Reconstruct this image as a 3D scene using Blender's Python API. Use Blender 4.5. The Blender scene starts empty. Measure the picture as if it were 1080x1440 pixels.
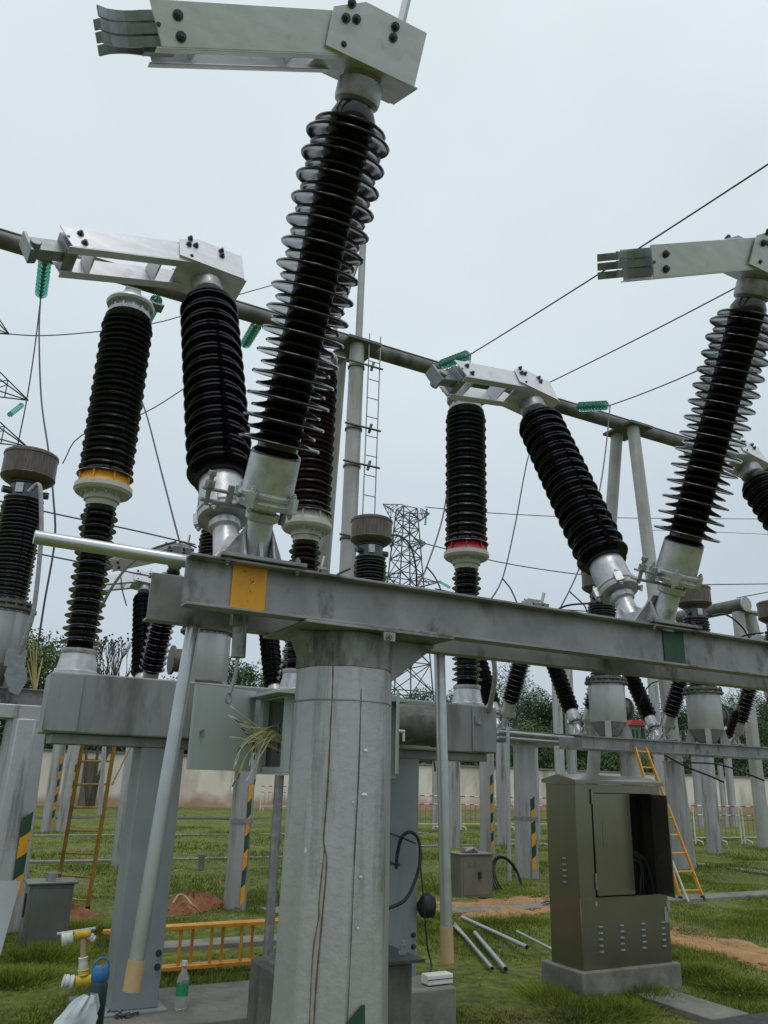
import bpy, math, random
from mathutils import Vector as V, Matrix
from math import sin, cos, pi, radians
random.seed(7)
SC = bpy.context.scene
COL = SC.collection

# ------------------------------------------------------------------ camera
FPX, TH, RO, AZ = 1120.0, radians(18.46), radians(1.7), radians(27.9)
H_ = V((sin(AZ), cos(AZ), 0)); R0 = V((cos(AZ), -sin(AZ), 0)); ZU = V((0, 0, 1))
FW = H_*cos(TH) + ZU*sin(TH); U0 = -H_*sin(TH) + ZU*cos(TH)
RT = R0*cos(RO) + U0*sin(RO); UP = -R0*sin(RO) + U0*cos(RO)
CP = V((0, 0, 1.6))
def ray(px, py): return FW + RT*((px-540)/FPX) - UP*((py-720)/FPX)
def aX(px, py, v): d = ray(px, py); return CP + d*(v/d.x)
def aY(px, py, v): d = ray(px, py); return CP + d*(v/d.y)
def aZ(px, py, v): d = ray(px, py); return CP + d*((v-1.6)/d.z)
cam = bpy.data.cameras.new('camera'); co = bpy.data.objects.new('camera', cam); COL.objects.link(co)
M = Matrix((RT, UP, -FW)).transposed().to_4x4(); M.translation = CP; co.matrix_world = M
cam.sensor_fit = 'VERTICAL'; cam.sensor_height = 24.0; cam.lens = 24.0*FPX/1440.0
cam.clip_start = 0.05; cam.clip_end = 3000
SC.camera = co

# ------------------------------------------------------------------ world and sun
w = bpy.data.worlds.new('World'); SC.world = w; w.use_nodes = True
nt = w.node_tree; nt.nodes.clear(); N = nt.nodes.new; L = nt.links.new
out = N('ShaderNodeOutputWorld'); bg = N('ShaderNodeBackground'); L(bg.outputs[0], out.inputs[0])
sky = N('ShaderNodeTexSky'); sky.sky_type = 'NISHITA'; sky.sun_disc = False
SUN_EL, SUN_AZ = radians(70), radians(200)
sky.sun_elevation = SUN_EL; sky.sun_rotation = SUN_AZ
tc = N('ShaderNodeTexCoord'); sp = N('ShaderNodeSeparateXYZ'); L(tc.outputs['Generated'], sp.inputs[0])
rp = N('ShaderNodeValToRGB'); L(sp.outputs['Z'], rp.inputs[0])
e = rp.color_ramp.elements
e[0].position = 0.0; e[0].color = (4.0, 4.6, 5.15, 1)
e[1].position = 0.9; e[1].color = (6.55, 7.25, 7.55, 1)
q = e.new(0.22); q.color = (4.55, 5.25, 5.8, 1)
q = e.new(0.50); q.color = (5.75, 6.45, 6.85, 1)
q = e.new(0.72); q.color = (6.3, 7.0, 7.35, 1)
cl = N('ShaderNodeTexNoise'); cl.inputs['Scale'].default_value = 1.6; cl.inputs['Detail'].default_value = 5
mp = N('ShaderNodeMapping'); mp.inputs['Scale'].default_value = (1, 1, 2.2); L(tc.outputs['Generated'], mp.inputs[0]); L(mp.outputs[0], cl.inputs['Vector'])
mr = N('ShaderNodeMapRange'); mr.inputs[1].default_value = .3; mr.inputs[2].default_value = .7; mr.inputs[3].default_value = .94; mr.inputs[4].default_value = 1.06
L(cl.outputs['Fac'], mr.inputs[0])
vm = N('ShaderNodeVectorMath'); vm.operation = 'SCALE'; L(rp.outputs[0], vm.inputs[0]); L(mr.outputs[0], vm.inputs['Scale'])
mx = N('ShaderNodeMixRGB'); mx.inputs[0].default_value = 0.95; L(sky.outputs[0], mx.inputs[1]); L(vm.outputs[0], mx.inputs[2])
L(mx.outputs[0], bg.inputs[0]); bg.inputs[1].default_value = 0.122
sl = bpy.data.lights.new('sun', 'SUN'); sl.energy = 0.9; sl.angle = radians(25); sl.color = (1, .97, .93)
so = bpy.data.objects.new('sun', sl); COL.objects.link(so)
sd = V((sin(SUN_AZ)*cos(SUN_EL), cos(SUN_AZ)*cos(SUN_EL), sin(SUN_EL)))
so.rotation_euler = sd.to_track_quat('Z', 'Y').to_euler()
SC.view_settings.view_transform = 'Standard'; SC.view_settings.look = 'None'
SC.view_settings.exposure = 0.0; SC.view_settings.gamma = 1.0

# ------------------------------------------------------------------ materials
MATS = {}
def mat(name, col, col2=None, rough=.5, metal=0., scale=6., stretch=(1, 1, 1), contrast=(.35, .65), bump=0., bscale=60.,
        dirt=None, dirtscale=(3, 3, .35), dirtlim=(.55, .75), coat=0., ior=1.5, alpha=None, trans=0., rvar=.0, detail=6):
    m = bpy.data.materials.new(name); m.use_nodes = True; t = m.node_tree
    b = t.nodes['Principled BSDF']; n = t.nodes.new; l = t.links.new
    b.inputs['Roughness'].default_value = rough; b.inputs['Metallic'].default_value = metal
    b.inputs['IOR'].default_value = ior; b.inputs['Coat Weight'].default_value = coat; b.inputs['Coat Roughness'].default_value = .06
    b.inputs['Transmission Weight'].default_value = trans
    c0 = (*col, 1); c1 = (*(col2 or col), 1)
    g = n('ShaderNodeNewGeometry')
    def noise(sc, st, det=detail):
        mpn = n('ShaderNodeMapping'); mpn.inputs['Scale'].default_value = st; l(g.outputs['Position'], mpn.inputs[0])
        z = n('ShaderNodeTexNoise'); z.inputs['Scale'].default_value = sc; z.inputs['Detail'].default_value = det
        z.inputs['Roughness'].default_value = .62; l(mpn.outputs[0], z.inputs['Vector']); return z
    def rng(z, a, c, lo=0., hi=1.):
        r = n('ShaderNodeMapRange'); r.inputs[1].default_value = a; r.inputs[2].default_value = c
        r.inputs[3].default_value = lo; r.inputs[4].default_value = hi; l(z.outputs['Fac'], r.inputs[0]); return r
    z = noise(scale, stretch); r = rng(z, *contrast)
    mxx = n('ShaderNodeMixRGB'); mxx.inputs[1].default_value = c0; mxx.inputs[2].default_value = c1; l(r.outputs[0], mxx.inputs[0])
    last = mxx
    if dirt:
        zz = noise(1., dirtscale); rr = rng(zz, *dirtlim)
        m2 = n('ShaderNodeMixRGB'); m2.inputs[2].default_value = (*dirt, 1); l(rr.outputs[0], m2.inputs[0]); l(last.outputs[0], m2.inputs[1]); last = m2
    l(last.outputs[0], b.inputs['Base Color'])
    if rvar:
        rr = rng(noise(scale*2.3, stretch), .3, .7, max(0, rough-rvar), min(1, rough+rvar)); l(rr.outputs[0], b.inputs['Roughness'])
    if bump:
        zb = noise(bscale, (1, 1, 1), 4); bp = n('ShaderNodeBump'); bp.inputs['Strength'].default_value = bump; bp.inputs['Distance'].default_value = .01
        l(zb.outputs['Fac'], bp.inputs['Height']); l(bp.outputs[0], b.inputs['Normal'])
    if alpha is not None: b.inputs['Alpha'].default_value = alpha
    MATS[name] = m; return m
porcelain = mat('dark_porcelain', (.006, .0055, .010), (.010, .008, .012), rough=.13, scale=4, coat=0, ior=1.62, rvar=.05)
porc_brown = mat('brown_porcelain', (.026, .008, .009), (.016, .007, .008), rough=.18, scale=4, coat=0, ior=1.52)
zinc = mat('galvanised_steel', (.36, .36, .375), (.24, .24, .25), rough=.42, metal=.55, scale=22, bump=.08, rvar=.1, dirt=(.17, .175, .17), dirtlim=(.58, .72), dirtscale=(9, 9, 6))
castm = mat('cast_aluminium', (.60, .60, .62), (.42, .42, .435), rough=.38, metal=.6, scale=14, bump=.12, bscale=90, rvar=.08, dirt=(.2, .2, .19), dirtlim=(.6, .75), dirtscale=(12, 12, 8))
alu = mat('brushed_aluminium', (.70, .695, .715), (.60, .595, .615), rough=.38, metal=.45, scale=7, stretch=(1, 3, 3), rvar=.06, bump=.03, bscale=40, dirt=(.4, .4, .37), dirtlim=(.62, .8), dirtscale=(7, 7, 7))
alud = mat('dull_aluminium', (.30, .32, .33), (.22, .24, .25), rough=.4, metal=.6, scale=12)
paint = mat('weathered_grey_paint', (.28, .285, .285), (.195, .20, .20), rough=.55, scale=2.2, bump=.06, bscale=35, dirt=(.10, .10, .095), dirtscale=(6, 6, 1.2), dirtlim=(.54, .78))
girdp = mat('stained_girder_paint', (.315, .31, .31), (.20, .197, .197), rough=.42, metal=.3, scale=3.5, bump=.08, bscale=45, dirt=(.055, .05, .042), dirtscale=(5.5, 5.5, 3), dirtlim=(.55, .70))
colp = mat('silver_column_paint', (.47, .468, .48), (.385, .38, .395), rough=.38, metal=.4, scale=2.4, stretch=(1, 1, .5), bump=.3, bscale=20, dirt=(.10, .098, .08), dirtscale=(7, 7, .7), dirtlim=(.53, .74))
boxp = mat('breaker_grey_paint', (.30, .31, .315), (.235, .24, .245), rough=.45, scale=1.6, bump=.03, dirt=(.085, .083, .075), dirtscale=(5, 5, .9), dirtlim=(.5, .72))
legp = mat('leg_blue_grey_paint', (.27, .29, .305), (.225, .245, .26), rough=.5, scale=3, bump=.03, dirt=(.16, .17, .165), dirtscale=(5, 5, .8), dirtlim=(.6, .8))
tankp = mat('silver_tank_paint', (.54, .54, .56), (.45, .45, .47), rough=.34, metal=.45, scale=2.5, dirt=(.25, .25, .23), dirtscale=(5, 5, .8), dirtlim=(.56, .8))
rustcap = mat('weathered_steel_cap', (.15, .125, .10), (.06, .05, .04), rough=.42, metal=.5, scale=3, stretch=(14, 14, 1.4), contrast=(.3, .7), bump=.05)
flangem = mat('rusty_flange', (.17, .165, .15), (.09, .08, .07), rough=.55, metal=.4, scale=12, bump=.1)
yellowp = mat('yellow_phase_paint', (.80, .36, .006), (.66, .29, .008), rough=.5, scale=8, dirt=(.12, .08, .03), dirtscale=(45, 45, 45), dirtlim=(.62, .66))
greenp = mat('green_phase_paint', (.012, .055, .028), (.018, .07, .035), rough=.55, scale=8)
redp = mat('red_phase_paint', (.42, .015, .035), (.33, .012, .03), rough=.45, scale=8)
creamp = mat('cream_flange_paint', (.50, .50, .44), (.42, .42, .37), rough=.45, scale=6, dirt=(.24, .23, .19), dirtscale=(9, 9, 9), dirtlim=(.56, .75))
pipem = mat('galvanised_pipe', (.54, .55, .57), (.47, .48, .50), rough=.32, metal=.75, scale=5, detail=2, rvar=.05)
gantp = mat('gantry_steel', (.17, .172, .155), (.09, .09, .08), rough=.5, metal=.3, scale=1.8, dirt=(.05, .05, .04), dirtscale=(2.5, 2.5, 1.2), dirtlim=(.5, .7))
gantc = mat('gantry_concrete', (.42, .42, .40), (.33, .33, .315), metal=.2, rough=.5, scale=1.5, dirt=(.22, .21, .16), dirtscale=(3, 3, .3), dirtlim=(.5, .75))
boltm = mat('dark_bolt_steel', (.12, .13, .14), (.07, .075, .08), rough=.4, metal=.7, scale=30)
darkm = mat('black_plastic', (.012, .012, .013), rough=.5)
rubber = mat('black_cable', (.012, .012, .014), rough=.55)
wirem = mat('aluminium_conductor', (.10, .105, .11), (.07, .07, .075), rough=.5, metal=.5, scale=8)
glassd = mat('teal_glass', (.26, .66, .58), (.20, .58, .50), rough=.10, ior=1.4, trans=.8, scale=3)
mintp = mat('mint_cabinet_paint', (.41, .455, .445), (.38, .42, .41), rough=.38, scale=2, dirt=(.3, .36, .33), dirtscale=(5, 5, 2), dirtlim=(.6, .85))
steelb = mat('brown_stainless', (.27, .255, .20), (.22, .208, .16), rough=.22, metal=.8, scale=1.0, stretch=(1, 1, 1.5), detail=2)
concrete = mat('concrete', (.25, .24, .205), (.16, .155, .13), rough=.85, scale=5, bump=.35, bscale=40, dirt=(.11, .105, .09), dirtscale=(3, 3, 3), dirtlim=(.5, .72))
concold = mat('old_dark_concrete', (.15, .148, .13), (.09, .09, .078), rough=.85, scale=7, bump=.35, bscale=45, dirt=(.05, .05, .042), dirtscale=(5, 5, 2), dirtlim=(.5, .7))
asphalt = mat('asphalt', (.075, .08, .075), (.05, .052, .05), rough=.9, scale=12, bump=.4, bscale=90)
fibre = mat('orange_fibreglass', (.72, .33, .03), (.58, .26, .025), rough=.45, scale=9, dirt=(.2, .1, .03), dirtscale=(16, 16, 16), dirtlim=(.58, .75))
tapeb = mat('brown_paper_tape', (.50, .34, .18), (.43, .29, .15), rough=.6, scale=9)
whitep = mat('white_plastic', (.72, .73, .71), (.62, .63, .61), rough=.4, scale=9)
yelt = mat('yellow_tape', (.72, .52, .04), (.60, .42, .03), rough=.45, scale=30)
baremat = mat('bare_wire', (.62, .58, .16), (.55, .52, .28), rough=.5, scale=30)
redw = mat('red_band_paint', (.42, .10, .06), rough=.5)
soil = mat('red_soil', (.30, .13, .06), (.18, .075, .035), rough=.95, scale=14, bump=.8, bscale=50)
sandy = mat('ochre_soil', (.42, .24, .10), (.30, .17, .075), rough=.95, scale=6, bump=.5, bscale=50, dirt=(.16, .12, .06), dirtscale=(4, 4, 4), dirtlim=(.55, .7))
bark = mat('bark', (.09, .07, .05), (.05, .04, .03), rough=.9, scale=12, bump=.5)
bambo = mat('dry_cane', (.42, .33, .12), (.30, .22, .08), rough=.7, scale=6)
bluep = mat('blue_plastic', (.03, .16, .36), rough=.35)
flask = mat('dark_teal_steel', (.035, .06, .065), rough=.35, metal=.3)
brightb = mat('grey_steel_box', (.20, .215, .20), (.15, .165, .15), rough=.35, metal=.5, scale=3, dirt=(.16, .165, .15), dirtscale=(3, 3, 1), dirtlim=(.52, .75))
clearp = mat('clear_bottle_plastic', (.80, .86, .84), rough=.08, trans=.85, ior=1.35)
bagm = mat('white_plastic_bag', (.62, .68, .70), (.52, .58, .60), rough=.35, scale=8, trans=.15)
labg = mat('green_bottle_label', (.02, .28, .12), rough=.4)
redroof = mat('red_roof', (.38, .03, .035), rough=.6)
paleg = mat('pale_green_wall', (.10, .22, .15), rough=.7)
rubble = mat('brown_rubble', (.20, .15, .10), (.12, .09, .06), rough=.9, scale=5, bump=.6)
def leafmat(name, a, b):
    m = mat(name, a, b, rough=.6, scale=.9, detail=3, contrast=(.3, .7)); bs = m.node_tree.nodes['Principled BSDF']
    bs.inputs['Subsurface Weight'].default_value = 0; return m
leafd = leafmat('dark_leaves', (.018, .040, .012), (.036, .074, .020))
leafm = leafmat('mid_leaves', (.032, .070, .014), (.06, .115, .024))
leafy = leafmat('yellow_green_leaves', (.085, .13, .03), (.13, .17, .045))
# wall: cream render with brown splash stain near the ground
def wallmat():
    m = mat('cream_wall_render', (.78, .71, .63), (.70, .63, .55), rough=.85, scale=.5, dirt=(.36, .31, .25), dirtscale=(.8, .8, .25), dirtlim=(.5, .75))
    t = m.node_tree; b = t.nodes['Principled BSDF']; src = b.inputs['Base Color'].links[0].from_socket
    g = t.nodes.new('ShaderNodeNewGeometry'); s = t.nodes.new('ShaderNodeSeparateXYZ'); t.links.new(g.outputs['Position'], s.inputs[0])
    z = t.nodes.new('ShaderNodeTexNoise'); z.inputs['Scale'].default_value = 1.2; t.links.new(g.outputs['Position'], z.inputs['Vector'])
    ad = t.nodes.new('ShaderNodeMath'); ad.operation = 'MULTIPLY_ADD'; ad.inputs[1].default_value = 1.0; t.links.new(z.outputs['Fac'], ad.inputs[0])
    mu = t.nodes.new('ShaderNodeMath'); mu.operation = 'MULTIPLY'; mu.inputs[1].default_value = -1; t.links.new(s.outputs['Z'], mu.inputs[0]); t.links.new(mu.outputs[0], ad.inputs[2])
    r = t.nodes.new('ShaderNodeMapRange'); r.inputs[1].default_value = -.15; r.inputs[2].default_value = .3; r.inputs[4].default_value = .75; t.links.new(ad.outputs[0], r.inputs[0])
    x = t.nodes.new('ShaderNodeMixRGB'); x.inputs[2].default_value = (.36, .17, .09, 1); t.links.new(r.outputs[0], x.inputs[0]); t.links.new(src, x.inputs[1]); t.links.new(x.outputs[0], b.inputs['Base Color'])
    return m
wallm = wallmat()
def turfmat():
    m = mat('turf', (.072, .092, .006), (.130, .160, .011), rough=.95, scale=1.1, bump=.7, bscale=22, dirt=(.14, .115, .05), dirtscale=(1.1, 1.1, 1.1), dirtlim=(.52, .70))
    t = m.node_tree; b = t.nodes['Principled BSDF']; src = b.inputs['Base Color'].links[0].from_socket
    g = t.nodes.new('ShaderNodeNewGeometry'); z = t.nodes.new('ShaderNodeTexNoise'); z.inputs['Scale'].default_value = 9; z.inputs['Detail'].default_value = 8
    t.links.new(g.outputs['Position'], z.inputs['Vector'])
    r = t.nodes.new('ShaderNodeMapRange'); r.inputs[1].default_value = .3; r.inputs[2].default_value = .7; r.inputs[3].default_value = .45; r.inputs[4].default_value = 1.5; t.links.new(z.outputs['Fac'], r.inputs[0])
    x = t.nodes.new('ShaderNodeVectorMath'); x.operation = 'SCALE'; t.links.new(src, x.inputs[0]); t.links.new(r.outputs[0], x.inputs['Scale']); t.links.new(x.outputs[0], b.inputs['Base Color'])
    return m
turf = turfmat()
blade = mat('grass_blades', (.088, .126, .008), (.175, .218, .016), rough=.85, scale=1.7, dirt=(.16, .14, .06), dirtscale=(1.3, 1.3, 1.3), dirtlim=(.56, .78))

# ------------------------------------------------------------------ mesh builder
def basis(d):
    d = V(d).normalized(); a = V((0, 0, 1)) if abs(d.z) < .9 else V((1, 0, 0))
    u = d.cross(a).normalized(); return u, d.cross(u).normalized(), d
class MB:
    def __init__(s): s.v = []; s.f = []; s.m = []; s.cm = 0
    def add(s, vs, fs):
        o = len(s.v); s.v += [tuple(p) for p in vs]; s.f += [tuple(i+o for i in f) for f in fs]; s.m += [s.cm]*len(fs); return s
    def box(s, c, size, ax=None):
        c = V(c); ax = ax or (V((1, 0, 0)), V((0, 1, 0)), V((0, 0, 1))); h = [q/2 for q in size]
        vs = [c + ax[0]*h[0]*i + ax[1]*h[1]*j + ax[2]*h[2]*k for k in (-1, 1) for j in (-1, 1) for i in (-1, 1)]
        fs = [(0, 2, 3, 1), (4, 5, 7, 6), (0, 1, 5, 4), (2, 6, 7, 3), (0, 4, 6, 2), (1, 3, 7, 5)]
        if V(ax[0]).cross(V(ax[1])).dot(V(ax[2])) < 0: fs = [f[::-1] for f in fs]
        return s.add(vs, fs)
    def bb(s, x0, x1, y0, y1, z0, z1): return s.box(((x0+x1)/2, (y0+y1)/2, (z0+z1)/2), (x1-x0, y1-y0, z1-z0))
    def lathe(s, o, ax, prof, n=24, caps=True, ph=0):
        o = V(o); u, v, d = basis(ax); vs = []; fs = []
        for (t, r) in prof:
            for i in range(n):
                a = 2*pi*i/n + ph; vs.append(o + d*t + (u*cos(a) + v*sin(a))*r)
        for k in range(len(prof)-1):
            for i in range(n):
                j = (i+1) % n; fs.append((k*n+i, k*n+j, (k+1)*n+j, (k+1)*n+i))
        if caps:
            if prof[0][1] > 1e-5: fs.append(tuple(range(n))[::-1])
            if prof[-1][1] > 1e-5: fs.append(tuple((len(prof)-1)*n+i for i in range(n)))
        return s.add(vs, fs)
    def tube(s, a, b, r, r1=None, n=16, ph=0):
        a = V(a); b = V(b); return s.lathe(a, b-a, [(0, r), ((b-a).length, r if r1 is None else r1)], n, ph=ph)
    def path(s, pts, r, n=8):
        pts = [V(p) for p in pts]; vs = []; fs = []; u = None
        for i, p in enumerate(pts):
            d = (pts[min(i+1, len(pts)-1)] - pts[max(i-1, 0)]).normalized()
            if u is None: u = basis(d)[0]
            u = (u - d*u.dot(d)).normalized(); v = d.cross(u)
            rr = r[i] if isinstance(r, (list, tuple)) else r
            for k in range(n): a = 2*pi*k/n; vs.append(p + (u*cos(a) + v*sin(a))*rr)
        for i in range(len(pts)-1):
            for k in range(n): j = (k+1) % n; fs.append((i*n+k, i*n+j, (i+1)*n+j, (i+1)*n+k))
        fs.append(tuple(range(n))[::-1]); fs.append(tuple((len(pts)-1)*n+k for k in range(n)))
        return s.add(vs, fs)
    def prism(s, poly, o, u, v, w_, th):
        o = V(o); u = V(u); v = V(v); w_ = V(w_); n = len(poly)
        vs = [o + u*a + v*b - w_*th/2 for a, b in poly] + [o + u*a + v*b + w_*th/2 for a, b in poly]
        fs = [tuple(range(n))[::-1], tuple(range(n, 2*n))] + [(i, (i+1) % n, (i+1) % n+n, i+n) for i in range(n)]
        area = sum(poly[i][0]*poly[(i+1) % n][1]-poly[(i+1) % n][0]*poly[i][1] for i in range(n))
        if (u.cross(v).dot(w_) < 0) != (area < 0): fs = [f[::-1] for f in fs]
        return s.add(vs, fs)
    def bolt(s, p, d, r=.014, h=.014):
        p = V(p); d = V(d).normalized(); s.tube(p, p+d*h*.35, r*1.45, n=14); s.tube(p+d*h*.35, p+d*h*1.3, r, n=6); s.tube(p+d*h*1.3, p+d*h*1.9, r*.55, n=10); return s
    def build(s, name, m, parent=None, loc=None, smooth=True, bevel=0, ang=35):
        org = WL.get(parent.name, V((0, 0, 0))) if parent else V(loc or (0, 0, 0))
        me = bpy.data.meshes.new(name); me.from_pydata([tuple(V(p)-org) for p in s.v], [], s.f)
        ms = m if isinstance(m, (list, tuple)) else [m]
        for q in ms: me.materials.append(q)
        if len(ms) > 1: me.polygons.foreach_set('material_index', s.m)
        if smooth: me.shade_smooth(); me.set_sharp_from_angle(angle=radians(ang))
        me.update(); o = bpy.data.objects.new(name, me); COL.objects.link(o)
        if parent: o.parent = parent
        else: o.location = org
        WL[o.name] = org
        if bevel:
            bv = o.modifiers.new('bevel', 'BEVEL'); bv.width = bevel; bv.segments = 2; bv.limit_method = 'ANGLE'; bv.angle_limit = radians(40)
        return o
WL = {}
def thing(name, label, cat, loc, group=None):
    o = bpy.data.objects.new(name, None); COL.objects.link(o); o.location = loc; WL[o.name] = V(loc); o.empty_display_size = .1
    o['label'] = label; o['category'] = cat
    if group: o['group'] = group
    return o
def tag(o, label, cat, group=None):
    o['label'] = label; o['category'] = cat
    if group: o['group'] = group
    return o
def struct(o, kind='structure'): o['kind'] = kind; return o
def copy_tree(o, parent=None):
    c = o.copy(); COL.objects.link(c)
    if parent: c.parent = parent
    for ch in list(o.children): copy_tree(ch, c)
    return c
def dup(o, loc, label, group=None):
    c = copy_tree(o); c.location = loc; c['label'] = label
    if group: c['group'] = group
    WL[c.name] = V(loc); return c
def catenary(a, b, sag, n=16):
    a = V(a); b = V(b); return [a.lerp(b, i/n) - V((0, 0, sag*4*(i/n)*(1-i/n))) for i in range(n+1)]
def smoothpts(pts, n=8):
    P = [V(p) for p in pts]; P = [P[0]*2-P[1]] + P + [P[-1]*2-P[-2]]; o = []
    for i in range(1, len(P)-2):
        for k in range(n):
            t = k/n; a, b, c, d = P[i-1:i+3]
            o.append(.5*((2*b) + (c-a)*t + (2*a-5*b+4*c-d)*t*t + (-a+3*b-3*c+d)*t**3))
    o.append(P[-2]); return o
X_, Y_, Z_ = V((1, 0, 0)), V((0, 1, 0)), V((0, 0, 1))

def shed_profile(s0, s1, n, R, R2, rc, alt=True, foot=.03):
    """profile for a stack of sheds along the axis; alt alternates big and small ones"""
    pr = [(s0, rc*1.25), (s0+foot*.5, rc*1.2), (s0+foot, rc)]; p = (s1-s0-2*foot)/n
    for i in range(n):
        for k in ((0, 1) if alt else (0,)):
            s = s0+foot + (i + k*.5 + .28)*p; r = R if k == 0 else R2; h = min(.018, p*.16 if not alt else p*.12)
            h = .015 if alt and n in (14, 15) and rc < .12 else h; g = min(.0078, h*.5); pr += [(s, rc), (s+.001, rc+.006), (s-.0005, r-g*2.6), (s-g*.55, r-g*1.5), (s-g*.5, r-g*.5), (s+g*.4, r), (s+g*1.3, r-g*.6), (s+g*1.6, r-g*2.2), (s+h*1.5, rc+.02), (s+h*2.1, rc+.003)]
    pr += [(s1-foot, rc), (s1, rc*1.1)]
    return pr
def rotv(v, k, a): return Matrix.Rotation(a, 3, k) @ v

# ------------------------------------------------------------------ V-shaped disconnect switch
TILT = radians(26)
def v_switch(loc, label, group, offs=((0, 0, 0), (0, 0, 0)), angs=(90, 82), seg=48, detail=True, par=True, axes=(None, None), ext=(0, 0)):
    loc = V(loc); t = thing('disconnect_switch', label, 'switch', loc, group)
    pl = MB(); pl.bb(loc.x-.2, loc.x+.2, loc.y-.27, loc.y+.27, loc.z, loc.z+.018)
    for i in (-1, 1):
        for j in (-1, 1): pl.bolt(loc+V((i*.165, j*.235, .018)), Z_, .014, .016); pl.bolt(loc+V((i*.165, j*.235, -.0)), -Z_, .014, .02)
    pl.build('mounting_plate', girdp, t, bevel=.003)
    cs = MB()
    for si, side in enumerate((-1, 1)):
        a = V(axes[si]).normalized() if axes[si] else V((0, side*sin(TILT), cos(TILT))); o = loc + V((0, side*.05, 0)) + V(offs[si])
        cs.lathe(o, a, [(.03, .085), (.10, .066), (.24, .060), (.25, .078), (.285, .082), (.29, .062), (.31, .062)], 32)
        b = X_; c = a.cross(b)
        # web ribs down to the plate
        for sx in (-1, 1):
            cs.prism([(0, 0), (sx*.17, 0), (sx*.16, .02), (sx*.06, .2), (0, .2)], loc + V((0, side*.06, .018)), X_, a, V((0, 1, 0)), .014)
        cs.prism([(0, 0), (side*.22, 0), (side*.21, .02), (side*.14, .19), (0, .13)], loc + V((0, 0, .018)), Y_, Z_, X_, .016)
    cs.prism([(-.2, 0), (.2, 0), (.13, .17), (.07, .10), (-.07, .10), (-.13, .17)], loc+V((.07, 0, .018)), Y_, Z_, X_, .012)
    cs.prism([(-.2, 0), (.2, 0), (.13, .17), (.07, .10), (-.07, .10), (-.13, .17)], loc+V((-.07, 0, .018)), Y_, Z_, X_, .012)
    cs.bb(loc.x-.15, loc.x+.15, loc.y-.21, loc.y+.21, loc.z+.018, loc.z+.032)
    cs.build('base_casting', castm, t, bevel=.003)
    for si, side in enumerate((-1, 1)):
        a = V(axes[si]).normalized() if axes[si] else V((0, side*sin(TILT), cos(TILT))); o = loc + V((0, side*.05, 0)) + V(offs[si])
        d0 = V((0, -side, 0)); d0 = (d0 - a*d0.dot(a)).normalized(); an = radians(angs[si])*(-side)
        b = rotv(d0, a, an); c = a.cross(b)
        e_ = ext[si]; fl = MB(); fl.lathe(o, a, [(.31, .13), (.335, .135), (.338, .122), (.352, .122), (.355, .132), (.375, .132), (.378, .118), (.40, .120), (.55, .116), (.56, .108)], 40)
        for k in range(4):
            q = rotv(b, a, radians(45+90*k)); fl.box(o+a*.345+q*.13, (.05, .05, .07), (q, a.cross(q), a)); fl.bolt(o+a*.38+q*.138, a, .013, .014); fl.bolt(o+a*.31+q*.138, -a, .013, .014)
        fh = fl.build('insulator_cap', castm, t, bevel=.002 if detail else 0)
        if detail and side < 0:
            lv = MB()   # link lever on the collar with its upright pin
            lv.box(o+a*.30-X_*.19-Y_*side*.02, (.22, .05, .014), (X_, a.cross(X_), a)); lv.box(o+a*.345-X_*.2+a.cross(X_)*.01, (.2, .045, .012), (X_, a.cross(X_), a))
            lv.tube(o+a*.27-X_*.27, o+a*.41-X_*.27, .012, n=12); lv.tube(o+a*.35-X_*.27, o+a*.385-X_*.27, .024, n=6); lv.tube(o+a*.405-X_*.27, o+a*.43-X_*.27, .02, n=6)
            lv.tube(o+a*.29-X_*.17, o+a*.38-X_*.17, .017, n=6); lv.tube(o+a*.24+a.cross(b)*.0+X_*.10, o+a*.31+X_*.10, .018, n=6)
            lv.build('lever', zinc, t, bevel=.002)
        ins = MB(); ins.lathe(o, a, shed_profile(.555, 2.10+e_, 15 if e_ > -.1 else 14, .193 if side < 0 else .178, .163 if side < 0 else .160, .094 if side < 0 else .115) + [(2.165+e_, .075)], seg)
        ins.build('insulator', porcelain, t, ang=50)
        hd = MB(); hd.lathe(o+a*e_, a, [(2.15, .08), (2.165, .098), (2.18, .102), (2.25, .102), (2.262, .085), (2.30, .085)], 32)
        hd.build('top_cap', zinc, t)
        # folded bracket box (an upside-down channel open below) square to the insulator
        bx = MB(); c0 = o + a*(2.28+e_)
        prof = [(-.24, .0), (.2, .0), (.2, .27), (-.02, .27), (-.24, .20)]
        for sc_ in (-1, 1):
            bx.prism([(-.20, .0), (.23, .0), (.23, .16), (.10, .235), (-.20, .235)], c0 + c*sc_*.128, b, a, c, .008)
        bx.box(c0 - b*0 + a*.0045, (.44, .246, .008), (b, c, a)); bx.box(c0-b*.198+a*.12, (.008, .246, .2), (b, c, a))
        bx.build('arm_bracket', alu, t, bevel=.0015)
        bb = MB()
        for sc_ in (-1, 1):
            n_ = c*sc_; f = c0 + n_*.134
            for (p, q) in ((.16, .20), (.125, .15), (.17, .135), (-.05, .195), (-.052, .15)): bb.bolt(f+b*p+a*q, n_, .0135, .013)
        bb.build('bolts', boltm, t)
        # rear terminal lug
        tg = MB(); tg.box(c0 - b*.12 + a*.30, (.016, .075, .22), (b, c, a)); tg.box(c0 - b*.12+a*.20, (.05, .09, .016), (b, c, a))
        tg.build('terminal_lug', alu, t, bevel=.002)
        # contact arm: two deep plates, tilted down from the bracket
        tl = radians(-21); d = (b*cos(tl) + a*sin(tl)).normalized(); u = c.cross(d)*(-1)
        if u.dot(a) < 0: u = -u
        p0 = c0 + a*.125 + b*.06
        ar = MB()
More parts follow.
